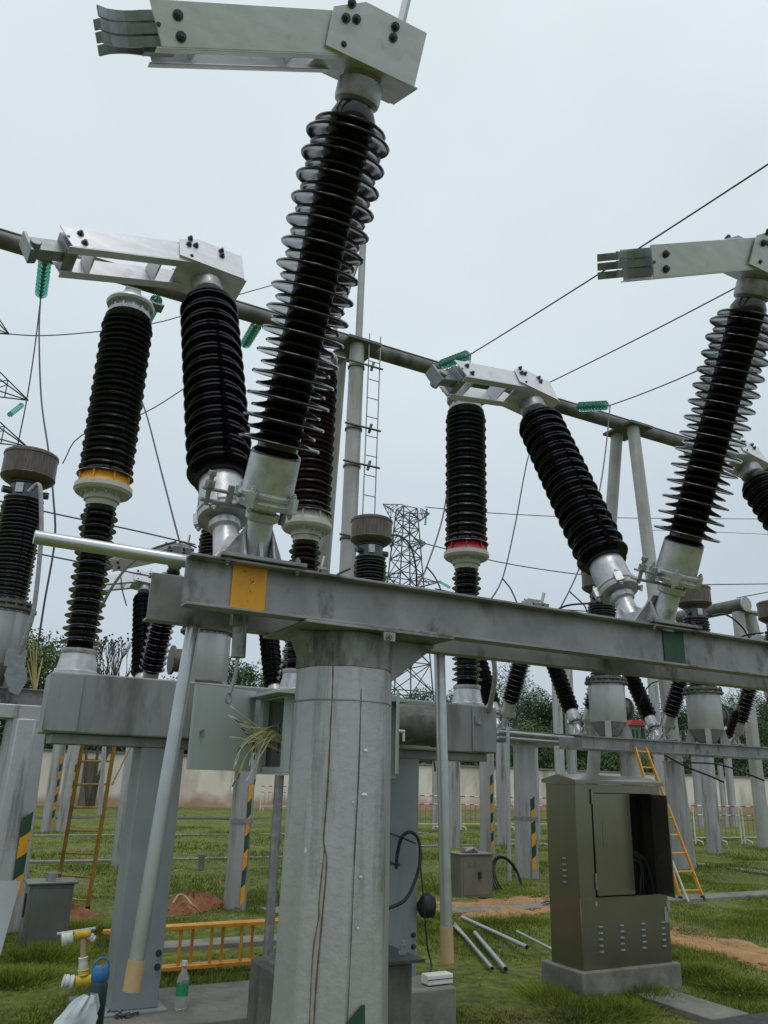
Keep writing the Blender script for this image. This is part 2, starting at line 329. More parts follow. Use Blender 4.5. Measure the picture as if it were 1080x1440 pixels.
        for sc_ in (-1, 1):
            hw = .112
            ar.prism([(.0, -.083), (.88, -.083), (.90, .083), (.0, .083)], p0 + c*sc_*hw, d, u, c, .008)
            ar.box(p0 + d*.46 - u*.086 + c*sc_*(hw-.022), (.88, .05, .007), (d, c, u))
        if par: ar.box(p0 + d*.30 + u*.0, (.012, .21, .12), (d, c, u)); ar.box(p0+d*.72, (.012, .21, .12), (d, c, u))
        arm = ar.build('contact_arm', alu, t, bevel=.0015)
        ab = MB()
        for sc_ in (-1, 1):
            n_ = c*sc_; f = p0 + n_*(.112+.004)
            for (p, q) in ((.80, .03), (.80, -.045), (.12, -.05)): ab.bolt(f+d*p+u*q, n_, .0145, .013)
            ab.tube(f+d*.88-u*.005, f+d*.88-u*.005+n_*.003, .009, n=12)
        ab.build('arm_bolts', boltm, arm)
        fg = MB()
        if side == -1:
            for k in range(3):
                for sc_ in (-1, 1):
                    pts = [(p0 + d*(.82+.27*i/8) + u*(.046-.046*k) + c*sc_*(.045+.012*sin(i*.9)+(.02 if i == 8 else 0))) for i in range(9)]
                    for i in range(8):
                        m_ = (pts[i]+pts[i+1])/2; dd = (pts[i+1]-pts[i]); ln = dd.length; dd.normalize(); ww = dd.cross(u).normalized()
                        fg.box(m_, (ln*1.03, .008, .038), (dd, ww, u))
            fg.box(p0+d*.87, (.12, .05, .15), (d, c, u))
            fg.build('contact_fingers', alud, arm)
        else:
            fg.box(p0+d*.98, (.2, .07, .10), (d, c, u)); fg.box(p0+d*1.08, (.02, .1, .15), (d, c, u)); fg.box(p0+d*.86, (.07, .16, .14), (d, c, u))
            fg.tube(p0+d*1.05-c*.07-u*.02, p0+d*1.05+c*.07-u*.02, .03, n=16)
            fg.build('contact_blade', alud, arm, bevel=.004)
    return t
GS = 'V-shaped disconnect switches on the front girder'
SWX = (1.15, 3.72, 6.29)
v_switch((SWX[0], 3.55, 2.5), 'nearest and largest black V-shaped disconnect switch, above the yellow patch on the front girder', GS, offs=((0, 0, 0), (-.05, .08, .03)), angs=(90, 84), axes=(None, (-.039, .345, .938)), ext=(0, -.10))
sw2 = v_switch((SWX[1], 3.55, 2.5), 'black V-shaped disconnect switch above the dark green patch on the front girder', GS, offs=((0, -.07, -.02), (0, 0, 0)), angs=(91, 82), ext=(-.13, -.07))
dup(sw2, (SWX[2], 3.55, 2.5), 'black V-shaped disconnect switch cut off by the right edge of the photo', GS)
GR = 'V-shaped disconnect switches on the rear girder'
swr = v_switch((2.63, 12.5, 2.5), 'distant V-shaped disconnect switch just right of the yellow-ringed pole', GR, seg=20, detail=False)
for x, lb in ((4.8, 'distant V-shaped disconnect switch seen right above the mint cabinet roof'), (9.23, 'distant V-shaped disconnect switch at the left end of the paired thin pipes'),
              (11.2, 'distant V-shaped disconnect switch left of the nearer of the two right-hand silver tanks'), (13.36, 'distant V-shaped disconnect switch between the two right-hand silver tanks'),
              (15.5, 'distant V-shaped disconnect switch right of the rightmost whole silver tank')):
    dup(swr, (x, 12.5, 2.5), lb, GR)

# ------------------------------------------------------------------ front girder, column
def channel(mb, x0, x1, yw, z0, z1, side, fd=.075, th=.012):
    mb.bb(x0, x1, yw-th/2, yw+th/2, z0, z1)
    ya, yb = (yw-th/2-fd, yw-th/2) if side < 0 else (yw+th/2, yw+th/2+fd)
    mb.bb(x0, x1, ya, yb, z1-th, z1); mb.bb(x0, x1, ya, yb, z0, z0+th)
gd = thing('steel_girder', 'long grey double-channel steel girder carrying the three large V-shaped switches', 'girder', (1.68, 3.55, 2.27))
m = MB(); channel(m, .82, 9.5, 3.38, 2.27, 2.495, -1); m.build('front_channel', girdp, gd, bevel=.002)
m = MB(); channel(m, .76, 9.5, 3.77, 2.27, 2.495, 1); m.build('rear_channel', girdp, gd, bevel=.002)
m = MB(); m.bb(1.03, 1.19, 3.366, 3.373, 2.285, 2.483); m.build('phase_patch', yellowp, gd)['label'] = 'square of chipped yellow paint'
m = MB(); m.bb(3.68, 3.85, 3.366, 3.373, 2.285, 2.483); m.build('phase_patch', greenp, gd)['label'] = 'square of dark green paint'
m = MB()
for x in (1.0, 1.32, 3.55, 3.95, 6.1, 6.5): m.bb(x-.03, x+.03, 3.388, 3.762, 2.468, 2.492)
m.build('tie_plate', girdp, gd)
m = MB()   # haunched head plate on the column
m.prism([(-.30, 0), (.46, 0), (.45, -.015), (.215, -.20), (-.215, -.14), (-.27, -.015)], (1.70, 3.56, 2.2515), X_, Z_, Y_, .17)
m.bb(1.36, 2.15, 3.28, 3.84, 2.252, 2.266)
m.build('column_head', girdp, gd, bevel=.003)
m = MB(); m.bb(1.74, 1.80, 3.25, 3.262, 2.205, 2.245); m.bolt((1.77, 3.25, 2.225), -Y_, .014, .016); m.build('clamp', zinc, gd)
# main column: eight-sided, slightly flaring, with seam and drips
cm = thing('support_column', 'thick silver-grey octagonal column in the centre with rusty drip lines', 'column', (1.70, 3.57, 0))
CX, CY = 1.70, 3.57
m = MB(); m.lathe((CX, CY, 0), Z_, [(0, .275), (.7, .257), (2.0, .240), (2.252, .240)], 8, ph=radians(22.5+8))
m.build('shaft', colp, cm, ang=20, bevel=.012)
stain = mat('stained_column_top', (.27, .28, .265), (.15, .15, .13), rough=.6, scale=6, bump=.2, bscale=25, dirt=(.05, .045, .035), dirtscale=(9, 9, 4), dirtlim=(.42, .62))
m = MB(); m.lathe((CX, CY, 2.085), Z_, [(0, .2405), (.004, .2435), (.166, .2435)], 8, ph=radians(22.5+8)); m.build('column_top', stain, cm, ang=20, bevel=.006)
m = MB(); m.lathe((CX, CY, 1.93), Z_, [(0, .2420), (.002, .2445), (.006, .2445), (.008, .2415)], 8, ph=radians(22.5+8)); m.build('weld_seam', paint, cm, ang=20)
def colface(px, py, lift=.002):
    d = ray(px, py); p = CP.copy(); best = None
    # march the ray to the eight-sided shaft
    t = 1.5
    while t < 6:
        q = CP + d*t; r = V((q.x-CX, q.y-CY)); R = .275 - (.275-.240)*min(1, q.z/2.0) + (.0035 if q.z > 2.085 else 0); ap = R*cos(pi/8)
        u, v, _ = basis(Z_); mx_ = max(r.x*(u.x*cos(a)+v.x*sin(a)) + r.y*(u.y*cos(a)+v.y*sin(a)) for a in [radians(22.5+8)+pi/8+k*pi/4 for k in range(8)])
        if mx_ < ap + lift: return q
        t += .002
    return None
drip = mat('rust_drip', (.10, .065, .025), (.16, .12, .05), rough=.7, scale=25)
darkseam = mat('dark_seam', (.09, .09, .085), rough=.8)
for pts, mm, rr in ((((468, 905), (468, 960), (466, 1000), (462, 1080), (459, 1130), (455, 1180), (459, 1215), (452, 1300), (444, 1390), (440, 1470)), drip, .0031),
                (((456, 1195), (449, 1262), (448, 1290), (441, 1330), (437, 1390), (434, 1470)), drip, .0020),
                (((508, 968), (505, 1080), (499, 1200), (494, 1320), (487, 1470)), darkseam, .0022)):
    pp = [colface(*p) for p in pts]; pp = [p for p in pp if p]
    m = MB(); m.path(smoothpts(pp, 6), [rr*(.6+.8*random.random()) for _ in range((len(pp)-1)*6+1)], 6); m.build('drip_line' if mm is drip else 'casing_seam', mm, cm)
m = MB()
a_, b_, c_, d_ = [colface(*p) for p in ((487, 1438), (508, 1413), (513, 1413), (513, 1470))]
e_ = colface(487, 1470)
if all((a_, b_, c_, d_, e_)):
    nrm = (b_-a_).cross(d_-a_).normalized(); nrm = nrm if nrm.dot(CP-a_) > 0 else -nrm
    m.add([p+nrm*.002 for p in (a_, b_, c_, d_, e_)], [(0, 1, 2, 3, 4)]); m.build('warning_stripe', greenp, cm)
for px, py, L1, L2 in ((514, 1055, .012, .006), (512, 1117, .016, .007), (507, 1233, .009, .006), (430, 1196, .006, .012), (496, 1128, .006, .005), (503, 1305, .007, .005)):
    p = colface(px, py); q = colface(px+3, py); r2 = colface(px, py+3)
    if p and q and r2:
        u = (q-p).normalized(); v = (r2-p).normalized(); n_ = u.cross(v).normalized(); n_ = n_ if n_.dot(CP-p) > 0 else -n_
        m = MB(); k = [p+n_*.003+u*L1*cos(a)*(1+.3*sin(3*a))+v*L2*sin(a) for a in [2*pi*i/9 for i in range(9)]]; m.add([p+n_*.006]+k, [(0, 1+i, 1+(i+1) % 9) for i in range(9)]); m.build('paint_flake', whitep, cm)
# plinth behind the column
pl = thing('concrete_plinth', 'dark stained concrete block behind the foot of the central octagonal column', 'plinth', (2.05, 4.6, 0))
m = MB(); m.bb(1.66, 2.42, 4.09, 4.5, 0, .68); m.build('block', concold, pl, bevel=.015)
m = MB(); m.bb(2.22, 2.47, 4.05, 4.45, .684, .70); m.build('steel_plate', boltm, pl)
m = MB(); m.bolt((1.72, 4.30, .68), Z_, .02, .04); m.bolt((2.42, 4.2, .70), Z_, .018, .035); m.build('anchor_bolt', zinc, pl)

# pipes on the girder
m = MB(); m.lathe(aY(48, 755, 3.55), (aY(265, 790, 3.56)-aY(48, 755, 3.55)), [(0, .026), (0.0, .030), (.56, .030), (.5605, .0302), (.70, .030)], 20)
tag(m.build('coupling_pipe', pipem, loc=aY(265, 790, 3.56)), 'horizontal galvanised pipe sticking out left from the end of the front girder', 'pipe')
def hpole(top, bot, r, label, tape):
    t = thing('operating_pipe', label, 'pipe', bot, 'hanging operating pipes wrapped at the foot')
    m = MB(); m.tube(top, bot, r, n=24); m.build('tube', pipem, t)
    a = V(bot); d = (V(top)-a).normalized(); m = MB(); m.tube(a-d*.004, a+d*tape, r+.003, n=24); m.build('paper_wrap', tapeb, t)
hpole(aY(277, 850, 3.83), aY(185, 1392, 3.83), .033, 'leaning galvanised pipe in front of the left breaker leg, foot wrapped in brown paper', .11)
hpole(aY(617, 880, 3.83), aY(629, 1352, 3.83), .031, 'upright galvanised pipe right of the central column, foot wrapped in brown paper', .16)
lv = thing('lever_bracket', 'steel clevis with a thin rod and eye end hanging under the girder end', 'bracket', aY(333, 865, 3.60))
m = MB(); m.path([aY(332, 850, 3.6), aY(338, 870, 3.6), aY(335, 925, 3.6)], .034, 12); m.box(aY(330, 862, 3.58), (.03, .04, .12)); m.box(aY(345, 862, 3.6), (.02, .06, .12)); m.build('clevis', zinc, lv, bevel=.003)
m = MB(); m.path([aY(337, 905, 3.6), aY(331, 950, 3.6), aY(323, 975, 3.6)], .0095, 10); m.build('rod', zinc, lv)
m = MB(); p = aY(321, 982, 3.6)
m.path([p + (X_*cos(a)*.012 + Z_*sin(a)*.022) for a in [2*pi*i/14 for i in range(15)]], .006, 6); m.build('eye', zinc, lv)
m = MB(); m.tube(aY(321, 860, 3.5), aY(334, 860, 3.6), .012, n=6); m.build('pin', zinc, lv)

# ------------------------------------------------------------------ circuit breaker
cb = thing('circuit_breaker', 'long grey circuit breaker with three black poles ringed yellow, cream and red', 'circuit breaker', (2.4, 5.95, 0))
BY = 5.95
m = MB(); m.bb(.60, 4.17, 5.75, 6.15, 1.82, 2.215); m.build('housing_beam', boxp, cb, bevel=.012)
for xa_, xb_ in ((.585, .80), (3.94, 4.185)): m = MB(); m.bb(xa_, xb_, 5.735, 5.748, 1.83, 2.20); m.build('end_cover', boxp, cb, bevel=.004)
m = MB(); m.bb(.66, 4.13, 5.80, 6.10, 1.755, 1.8175); m.build('sub_frame', paint, cb, bevel=.004)
for x0, x1 in ((1.25, 1.54), (3.12, 3.46)):
    m = MB(); m.bb(x0, x1, 5.80, 5.815, .17, 1.752); m.bb(x0, x1, 6.085, 6.10, .17, 1.752); m.bb(x0, x0+.016, 5.8155, 6.0845, .17, 1.752); m.bb(x1-.016, x1, 5.8155, 6.0845, .17, 1.752)
    m.bb(x0-.05, x1+.05, 5.74, 6.16, .152, .168); lg = m.build('leg', legp, cb, bevel=.003)
    m = MB(); m.bolt((x1-.03, 5.80, .40), -Y_, .014, .014); m.bolt((x1-.03, 5.80, .48), -Y_, .014, .014); m.build('leg_bolts', boltm, lg)
for x, rm, rl in ((.77, yellowp, 'yellow ring flange'), (2.42, creamp, 'cream ring flange'), (4.03, redp, 'red ring flange')):
    por = porc_brown if x > 2 and x < 3 else porcelain
    o = V((x, BY, 2.215))
    m = MB(); m.lathe(o, Z_, [(0, .15), (.02, .15), (.03, .135), (.14, .115), (.15, .122), (.175, .122)], 28); m.build('pole_foot', castm, cb)
    m = MB(); m.lathe(o, Z_, shed_profile(.17, 1.24, 11, .135, .118, .088), 36); m.build('support_insulator', por, cb, ang=50)
    m = MB(); m.lathe(o, Z_, [(1.23, .11), (1.27, .112), (1.275, .128), (1.315, .132), (1.33, .195), (1.352, .212), (1.39, .208), (1.395, .18)], 40)
    for k in range(12): a = 2*pi*k/12; m.bolt(o+V((cos(a)*.15, sin(a)*.15, 1.325)), -Z_, .010, .012)
    fl = m.build('ring_flange', creamp, cb)
    m = MB(); m.lathe(o, Z_, [(1.392, .195), (1.40, .19), (1.475, .165), (1.478, .13)], 40)
    for k in range(8): a = 2*pi*k/8+.2; q = V((cos(a), sin(a), 0)); m.box(o+q*.182+Z_*1.435, (.02, .012, .07), (q, Z_.cross(q), Z_))
    m.build('phase_ring', rm, fl, bevel=0)
    m = MB(); m.lathe(o, Z_, shed_profile(1.47, 2.83, 14, .200, .190, .165), 36); m.build('interrupter', por, cb, ang=50)
    m = MB(); m.lathe(o, Z_, [(2.82, .12), (2.85, .12), (2.855, .16), (2.88, .165), (2.885, .13), (2.93, .13), (2.935, .18), (2.955, .19), (2.975, .18), (2.98, .08), (3.06, .08)], 32)
    for k in range(12): a = 2*pi*k/12; m.bolt(o+V((cos(a)*.145, sin(a)*.145, 2.88)), Z_, .010, .02)
    m.build('pole_head', castm, cb)
    m = MB(); m.box(o+V((.13, -.02, 3.0)), (.24, .12, .014)); m.box(o+V((0, 0, 3.05)), (.12, .06, .13)); m.build('terminal_pad', alud, cb)
m = MB(); p = aY(587, 1020, 5.5); m.lathe(p-X_*.26, X_, [(0, .15), (.40, .15), (.402, .158), (.425, .158), (.427, .13)], 32); m.box(p-X_*.15+Y_*.16, (.2, .2, .2)); m.build('spring_housing', flangem, cb)
m = MB(); m.path(smoothpts([V((4.1, 5.72, 2.16)), V((4.08, 5.60, 2.5)), V((3.98, 5.62, 2.9))], 6), .022, 8); m.build('conduit', zinc, cb)
m = MB(); m.bb(3.96, 4.02, 5.725, 5.734, 2.05, 2.12); m.tube((3.99, 5.724, 2.07), (3.99, 5.716, 2.07), .018, n=12); m.build('hook_plate', zinc, cb)
# foundations
m = MB(); m.bb(1.08, 2.60, 5.45, 6.35, -.05, .152); tag(m.build('concrete_foundation', concrete, loc=(1.8, 5.9, 0), bevel=.01), 'low concrete foundation slab under the left breaker leg with the water bottle', 'foundation', 'breaker foundations')
m = MB(); m.bb(2.60, 3.32, 5.04, 5.42, -.05, .30); m.bb(2.95, 3.5, 5.424, 6.2, -.05, .150); fo = m.build('concrete_foundation', concrete, loc=(3.2, 5.7, 0), bevel=.012); tag(fo, 'concrete foundation block right of the central column with the white socket strip', 'foundation', 'breaker foundations')

# ------------------------------------------------------------------ mint control cabinet with open doors
mc = thing('control_cabinet', 'mint green control cabinet with both doors open and loose wires, behind the column', 'cabinet', (2.4, 5.3, 0))
x0, x1, y0, y1, z0, z1 = 1.97, 2.80, 5.0, 5.50, 1.60, 2.10
m = MB(); m.bb(x0, x1, y0, y1, z0, z0+.012); m.bb(x0, x1, y0, y1, z1-.012, z1); m.bb(x0, x1, y1-.012, y1, z0+.012, z1-.012)
m.bb(x1-.012, x1, y0, y1-.012, z0+.012, z1-.012)
m.bb(x0+.0485, x0+.095, y0, y0+.048, z0+.0125, z1-.0125)
for (a, b) in ((x0, y0), (x0, y1-.06), (x1-.06, y0)): m.bb(a, a+.048, b, b+.048, z0+.0125, z1-.0125)
m.bb(x0+.02, x0+.03, y0+.05, y1-.07, z0+.012, z0+.05)
m.build('body', mintp, mc, bevel=.003)
m = MB(); m.prism([(-.10, 0), (-.10, .018), (.25, .075), (.62, .075), (.88, .018), (.88, 0)], (x0, (y0+y1)/2, z1+.002), X_, Z_, Y_, .66); m.build('roof', mintp, mc, bevel=.003)
m = MB(); m.bb(x0+.10, x1-.02, y0+.08, y0+.09, z0+.02, z1-.02); m.build('inner_panel', darkm, mc)
m = MB()
for i in range(4):
    for k in range(2): m.bb(x0+.085, x0+.10, y0+.12+.07*i, y0+.15+.07*i, z0+.26-.12*k, z0+.34-.12*k)
m.build('breakers', alud, mc); 
m = MB(); h = aY(362, 972, 5.45); hb = aY(361, 1085, 5.45); g1 = aY(277, 970, 5.30); g2 = aY(272, 1086, 5.30)
dx = (g1-h); dx.z = 0; dl = dx.length; dx.normalize(); dn = dx.cross(Z_)
zc = (h.z+hb.z)/2; hh = h.z-hb.z
h0 = V((h.x, y1-.02, zc))
m.box(h0+dx*dl/2, (dl, .014, hh), (dx, dn, Z_)); m.box(h0+dx*(dl-.008)-dn*(-.012), (.014, .022, hh), (dx, dn, Z_)); dr = m.build('door', mintp, mc, bevel=.002)
m = MB(); kk = h0+dx*dl*.86-Z_*.03; sgn = -1 if dn.y > 0 else 1; m.tube(kk, kk+dn*sgn*.03, .012, n=12); m.box(kk+dn*sgn*.03-Z_*.012, (.014, .01, .05), (dx, dn, Z_)); m.build('handle', zinc, dr)
m = MB(); a = V((x1+.01, y0, zc)); b = V((x1*.915, y0*.915, zc)); dd = (b-a); ll = dd.length; dd.normalize()
m.box((a+b)/2, (ll, .016, .52), (dd, dd.cross(Z_), Z_)); d2 = m.build('door', mintp, mc, bevel=.002); d2['label'] = 'right-hand door seen edge-on'
m = MB(); m.tube(b-dd*-.0+V((.01, 0, 0)), b+V((.055, 0, 0)), .010, n=10); m.tube(b+V((.05, 0, -.01)), b+V((.05, 0, -.06)), .009, n=10); m.build('handle', alu, d2)
m = MB(); m.tube((2.0, 5.12, 0), (2.0, 5.12, 1.598), .03, n=16); m.tube((2.7, 5.4, 0), (2.7, 5.4, 1.598), .03, n=16); m.build('post', zinc, mc)
rw = random.Random(3)
m = MB(); m2 = MB(); m3 = MB()
for k in range(19):
    s = V((x0+.05+rw.random()*.1, y0+.12+rw.random()*.2, z0+.12+rw.random()*.10)); up = k < 8
    e1 = s + V((-.10-.06*rw.random(), -.04+.06*rw.random(), .05+.05*rw.random()))
    if up: e2 = e1 + V((-.10-.10*rw.random(), -.02, .03+.16*rw.random()-.06)); e3 = e2 + V((-.05, 0, .03*rw.random()))
    else: ln = .08+.34*rw.random()**1.4; e2 = e1 + V((-.06-.16*rw.random(), -.02+.05*rw.random(), -ln*.45)); e3 = e2 + V((-.05-.05*rw.random()+.06*rw.random(), .02*rw.random(), -ln*.6))
    pts = smoothpts([s, e1, e2, e3], 5); m.path(pts, .0026, 5)
    dv = (pts[-1]-pts[-2]).normalized(); (m2 if k % 2 else m3).tube(pts[-1], pts[-1]+dv*.035, .0042, n=6)
m.build('loose_wires', baremat, mc); m2.build('wire_ferrules', whitep, mc); m3.build('wire_ferrules', boltm, mc)

# ------------------------------------------------------------------ current transformers
GC = 'current transformers with silver tanks and metal caps'
def ct(loc, label, bx):
    loc = V(loc); t = thing('current_transformer', label, 'transformer', loc, GC)
    m = MB()
    for k in range(4):
        a = pi/4+k*pi/2; q = V((cos(a), sin(a), 0)); s_ = Z_.cross(q)
        m.prism([(.22, 0), (.38, 0), (.38, .03), (.31, .27), (.22, .27)], loc, q, Z_, s_, .10)
    m.lathe(loc, Z_, [(.04, .16), (.10, .20), (.26, .29)], 28); m.build('foot', paint, t)
    m = MB(); m.lathe(loc, Z_, [(.26, .30), (.27, .305), (.87, .305), (.88, .29), (.90, .29)], 40)
    m.build('tank', tankp, t)
    m = MB(); m.lathe(loc, Z_, [(.90, .31), (.905, .365), (.935, .365), (.94, .31), (.965, .31), (.97, .345), (1.0, .345), (1.005, .27), (1.03, .25)], 40)
    for k in range(20):
        a = 2*pi*k/20; q = V((cos(a), sin(a), 0)); m.tube(loc+q*.335+Z_*.885, loc+q*.335+Z_*.965, .013, n=6); m.tube(loc+q*.32+Z_*1.0, loc+q*.32+Z_*1.03, .012, n=6)
    m.build('flange', flangem, t)
    m = MB(); m.lathe(loc, Z_, shed_profile(1.03, 2.30, 12, .255, .245, .21), 32); m.build('insulator', porcelain, t, ang=50)
    m = MB(); m.lathe(loc, Z_, [(2.29, .20), (2.31, .235), (2.33, .235), (2.34, .19), (2.50, .185), (2.51, .21), (2.54, .21)], 28)
    for s_ in (-1, 1): m.tube(loc+V((s_*.17, -.03, 2.41)), loc+V((s_*.27, -.05, 2.41)), .045, n=14)
    nk = m.build('neck', boltm, t)
    m = MB(); q = V((-.40, -.92, 0)).normalized(); m.box(loc+q*.21+Z_*2.42, (.09, .02, .12), (Z_.cross(q), q, Z_))
    for i in (-1, 1):
        for j in (-1, 1): m.tube(loc+q*.22+Z_.cross(q)*i*.02+Z_*(2.42+j*.03), loc+q*.226+Z_.cross(q)*i*.02+Z_*(2.42+j*.03), .009, n=10)
    m.build('terminal_plate', castm, nk)
    m = MB(); m.lathe(loc, Z_, [(2.52, .22), (2.55, .27), (2.585, .315), (2.61, .328), (2.62, .32), (2.88, .32), (2.885, .330), (2.92, .327), (2.94, .30), (2.96, .0)], 44); m.build('expansion_cap', rustcap, t)
    m = MB(); m.lathe(loc+V((bx*.28, .02, .52)), X_*bx, [(0, .15), (.14, .15), (.145, .19), (.175, .19), (.18, .16)], 24); m.build('side_bushing', flangem, t)
    return t
CY_ = 10.5
ct1 = ct((.44, CY_, 2.46), 'large current transformer at the left photo edge with a grey conduit beside it', -1)
m = MB(); m.path(smoothpts([aY(40, 692, 10.15), aY(55, 682, 10.1), aY(58, 720, 10.05), aY(57, 770, 10.05), aY(47, 860, 10.05), aY(30, 912, 10.1), aY(25, 935, 10.15)], 6), .028, 8); m.build('conduit', zinc, ct1)
m = MB(); m.box(aY(22, 925, 10.1), (.22, .02, .2)); m.prism([(-.1, .1), (.1, .1), (.13, -.05), (.06, -.22), (-.04, -.18), (-.12, 0)], aY(22, 950, 10.08), X_, Z_, Y_, .02); m.build('bracket', alud, ct1)
ctp = ct((2.95, CY_, 2.46), 'current transformer with silver tank left of the hanging lever, behind the breaker', -1)
dup(ctp, (5.35, CY_, 2.46), 'brown-capped current transformer rising directly behind the central octagonal column', GC)
ctq = ct((10.0, CY_, 2.34), 'current transformer with silver tank above the brown steel cabinet', 1)
dup(ctq, (12.38, CY_, 2.34), 'current transformer with silver tank near the right edge, second right of the steel cabinet', GC)
dup(ctq, (14.75, CY_, 2.34), 'current transformer cut off by the right photo edge', GC)
# beams of the transformer rows and the rear switch row
def frame_beam(x0, x1, y, ztop, label, ys=.28):
    t = thing('steel_beam', label, 'beam', ((x0+x1)/2, y, ztop-.22), 'steel beams of the rear equipment rows')
    m = MB(); channel(m, x0, x1, y-ys, ztop-.2, ztop-.003, -1); m.build('front_channel', girdp, t)
    m = MB(); channel(m, x0, x1, y+ys, ztop-.2, ztop-.003, 1); m.build('rear_channel', girdp, t)
frame_beam(-3, 5.9, CY_, 2.46, 'grey steel beam at the left edge under the leftmost current transformer')
frame_beam(9.15, 18.2, CY_, 2.34, 'grey steel beam carrying the right-hand current transformers above the steel cabinet')
frame_beam(1.9, 7.6, 12.5, 2.5, 'rear steel beam carrying the distant V-shaped switches behind the breaker', .2)
frame_beam(8.9, 17.5, 12.5, 2.5, 'rear steel beam running behind and above the brown steel cabinet', .2)
m = MB()
for dz in (0, .07): m.tube((7.7, 12.2+dz, 2.60+dz*.3), (9.2, 12.2+dz, 2.60+dz*.3), .0, n=4) if False else None
m.tube(aY(700, 1029, 12.1), aY(806, 1038, 12.1), .035, n=12); m.tube(aY(700, 1037, 12.1), aY(806, 1045, 12.1), .03, n=12)
tag(m.build('paired_pipes', pipem, loc=aY(750, 1035, 12.1)), 'pair of thin horizontal silver pipes between breaker and right-hand transformers', 'pipe')
m = MB(); m.tube(aY(714, 1022, 12.0), V((aY(716, 1200, 12.0).x, 12.0, 0)), .035, n=12); tag(m.build('thin_post', pipem, loc=aZ(716, 1230, 0)), 'thin upright conduit beside the wide post at the small box', 'post')

# ------------------------------------------------------------------ round posts
GP = 'round grey support posts of the rear rows'
def hazard(t, cx, cy, r, z0, z1, px):
    d = V((0-cx, 0-cy, 0)).normalized(); q = rotv(d, Z_, radians(38)); s_ = Z_.cross(q)
    n = int((z1-z0)/.20); m = MB()
    for k in range(n+1):
        for ii in range(4):
            qq = rotv(q, Z_, -.22 + .44*ii/3); m.v.append(tuple(V((cx, cy, z0+k*.2+.06*ii/3)) + qq*(r+.004)))
    for k in range(n):
        for ii in range(3): m.f.append((k*4+ii, k*4+ii+1, k*4+ii+5, k*4+ii+4)); m.m.append(k % 2)
    m.build('warning_stripe', [yellowp, greenp], t)
def post(x, y, r, h, label, stripe=None, band=None, n=20, mt=None):
    t = thing('round_post', label, 'post', (x, y, 0), GP)
    m = MB(); m.tube((x, y, -.1), (x, y, h), r, r*.97, n=n); m.tube((x, y, h), (x, y, h+.02), r*1.15, n=n); m.build('shaft', mt or colp, t)
    if stripe: hazard(t, x, y, r, stripe[0], stripe[1], 0)
    if band: m = MB(); m.lathe((x, y, band), Z_, [(0, r+.001), (.003, r+.012), (.06, r+.012), (.063, r+.001)], n); m.build('clamp_band', zinc, t)
    return t
post(3.62, CY_, .14, 2.24, 'round post with yellow and green stripes below the mint cabinet door', (.05, 1.5), 1.0)
p1 = thing('octagonal_post', 'thick pale octagonal post at the left edge with yellow-green stripe', 'post', (.45, 9.6, 0))
px_ = aY(30, 1060, 9.9)
m = MB(); m.lathe((px_.x, 9.9, 0), Z_, [(0, .29), (2.1, .225)], 8, ph=.3); m.bb(px_.x-.45, px_.x+.3, 9.75, 10.05, 2.1, 2.25); m.build('shaft', colp, p1, ang=20, bevel=.01); hazard(p1, px_.x, 9.9, .27, .3, 1.1, 0)
post(px_.x-.75, 10.6, .25, 2.24, 'dim round post left of the thick octagonal post at the left edge')
g = aZ(170, 1218, 0); post(g.x, g.y, .17, 2.3, 'plain round post just left of the left breaker leg')
for (px, py, lb, st, r) in ((66, 1168, 'distant striped post, left one of the pair beside the left ladder', (.1, 2.0), .17), (88, 1170, 'distant striped post with brown band, right one of the pair beside the left ladder', (.1, 1.8), .18),
                            (638, 1192, 'plain distant post just right of the hanging upright pipe', None, .17), (686, 1205, 'distant striped post standing behind the small steel box', (.1, 1.9), .17)):
    g = aZ(px, py, 0); post(g.x, g.y, r, 3.0 if py < 1180 else 2.3, lb, st)
post(9.75, 12.5, .21, 2.3, 'wide post with clamp and striped tape right of the small steel box', (.1, 1.5), .95)
g = aZ(707, 1190, 0); post(g.x, g.y, .15, 3.0, 'slim post seen just left of the wide clamped post')
for px, py, r, h, lb in ((958, 1222, .19, 2.1, 'wide leaning-looking stub post behind the orange ladder right of the cabinet'), (1006, 1199, .19, 2.6, 'blue-grey round post near the white barrier at right'),
                          (986, 1162, .18, 3.0, 'slim distant post between two thicker posts at far right'), (1033, 1163, .17, 3.0, 'slim distant post behind the barrier left of the tall right column')):
    g = aZ(px, py, 0); post(g.x, g.y, r, h, lb)
post(aY(887, 1080, CY_).x, CY_, .18, 2.12, 'short post under the beam behind the steel cabinet', None, None)
post(17.0, CY_, .24, 2.12, 'wide post at the far right edge under the transformer beam')

for px, yy, pt_, lb in ((784, 22, 905, 'tall distant pole left of the nearer right-hand tank'), (801, 22, 905, 'tall distant pole touching the left side of the nearer right-hand tank'), (921, 19, 930, 'tall pale pole between the two right-hand tanks')):
    q_ = aY(px, 1000, yy); post(q_.x, yy, .17, aY(px, pt_, yy).z, lb)
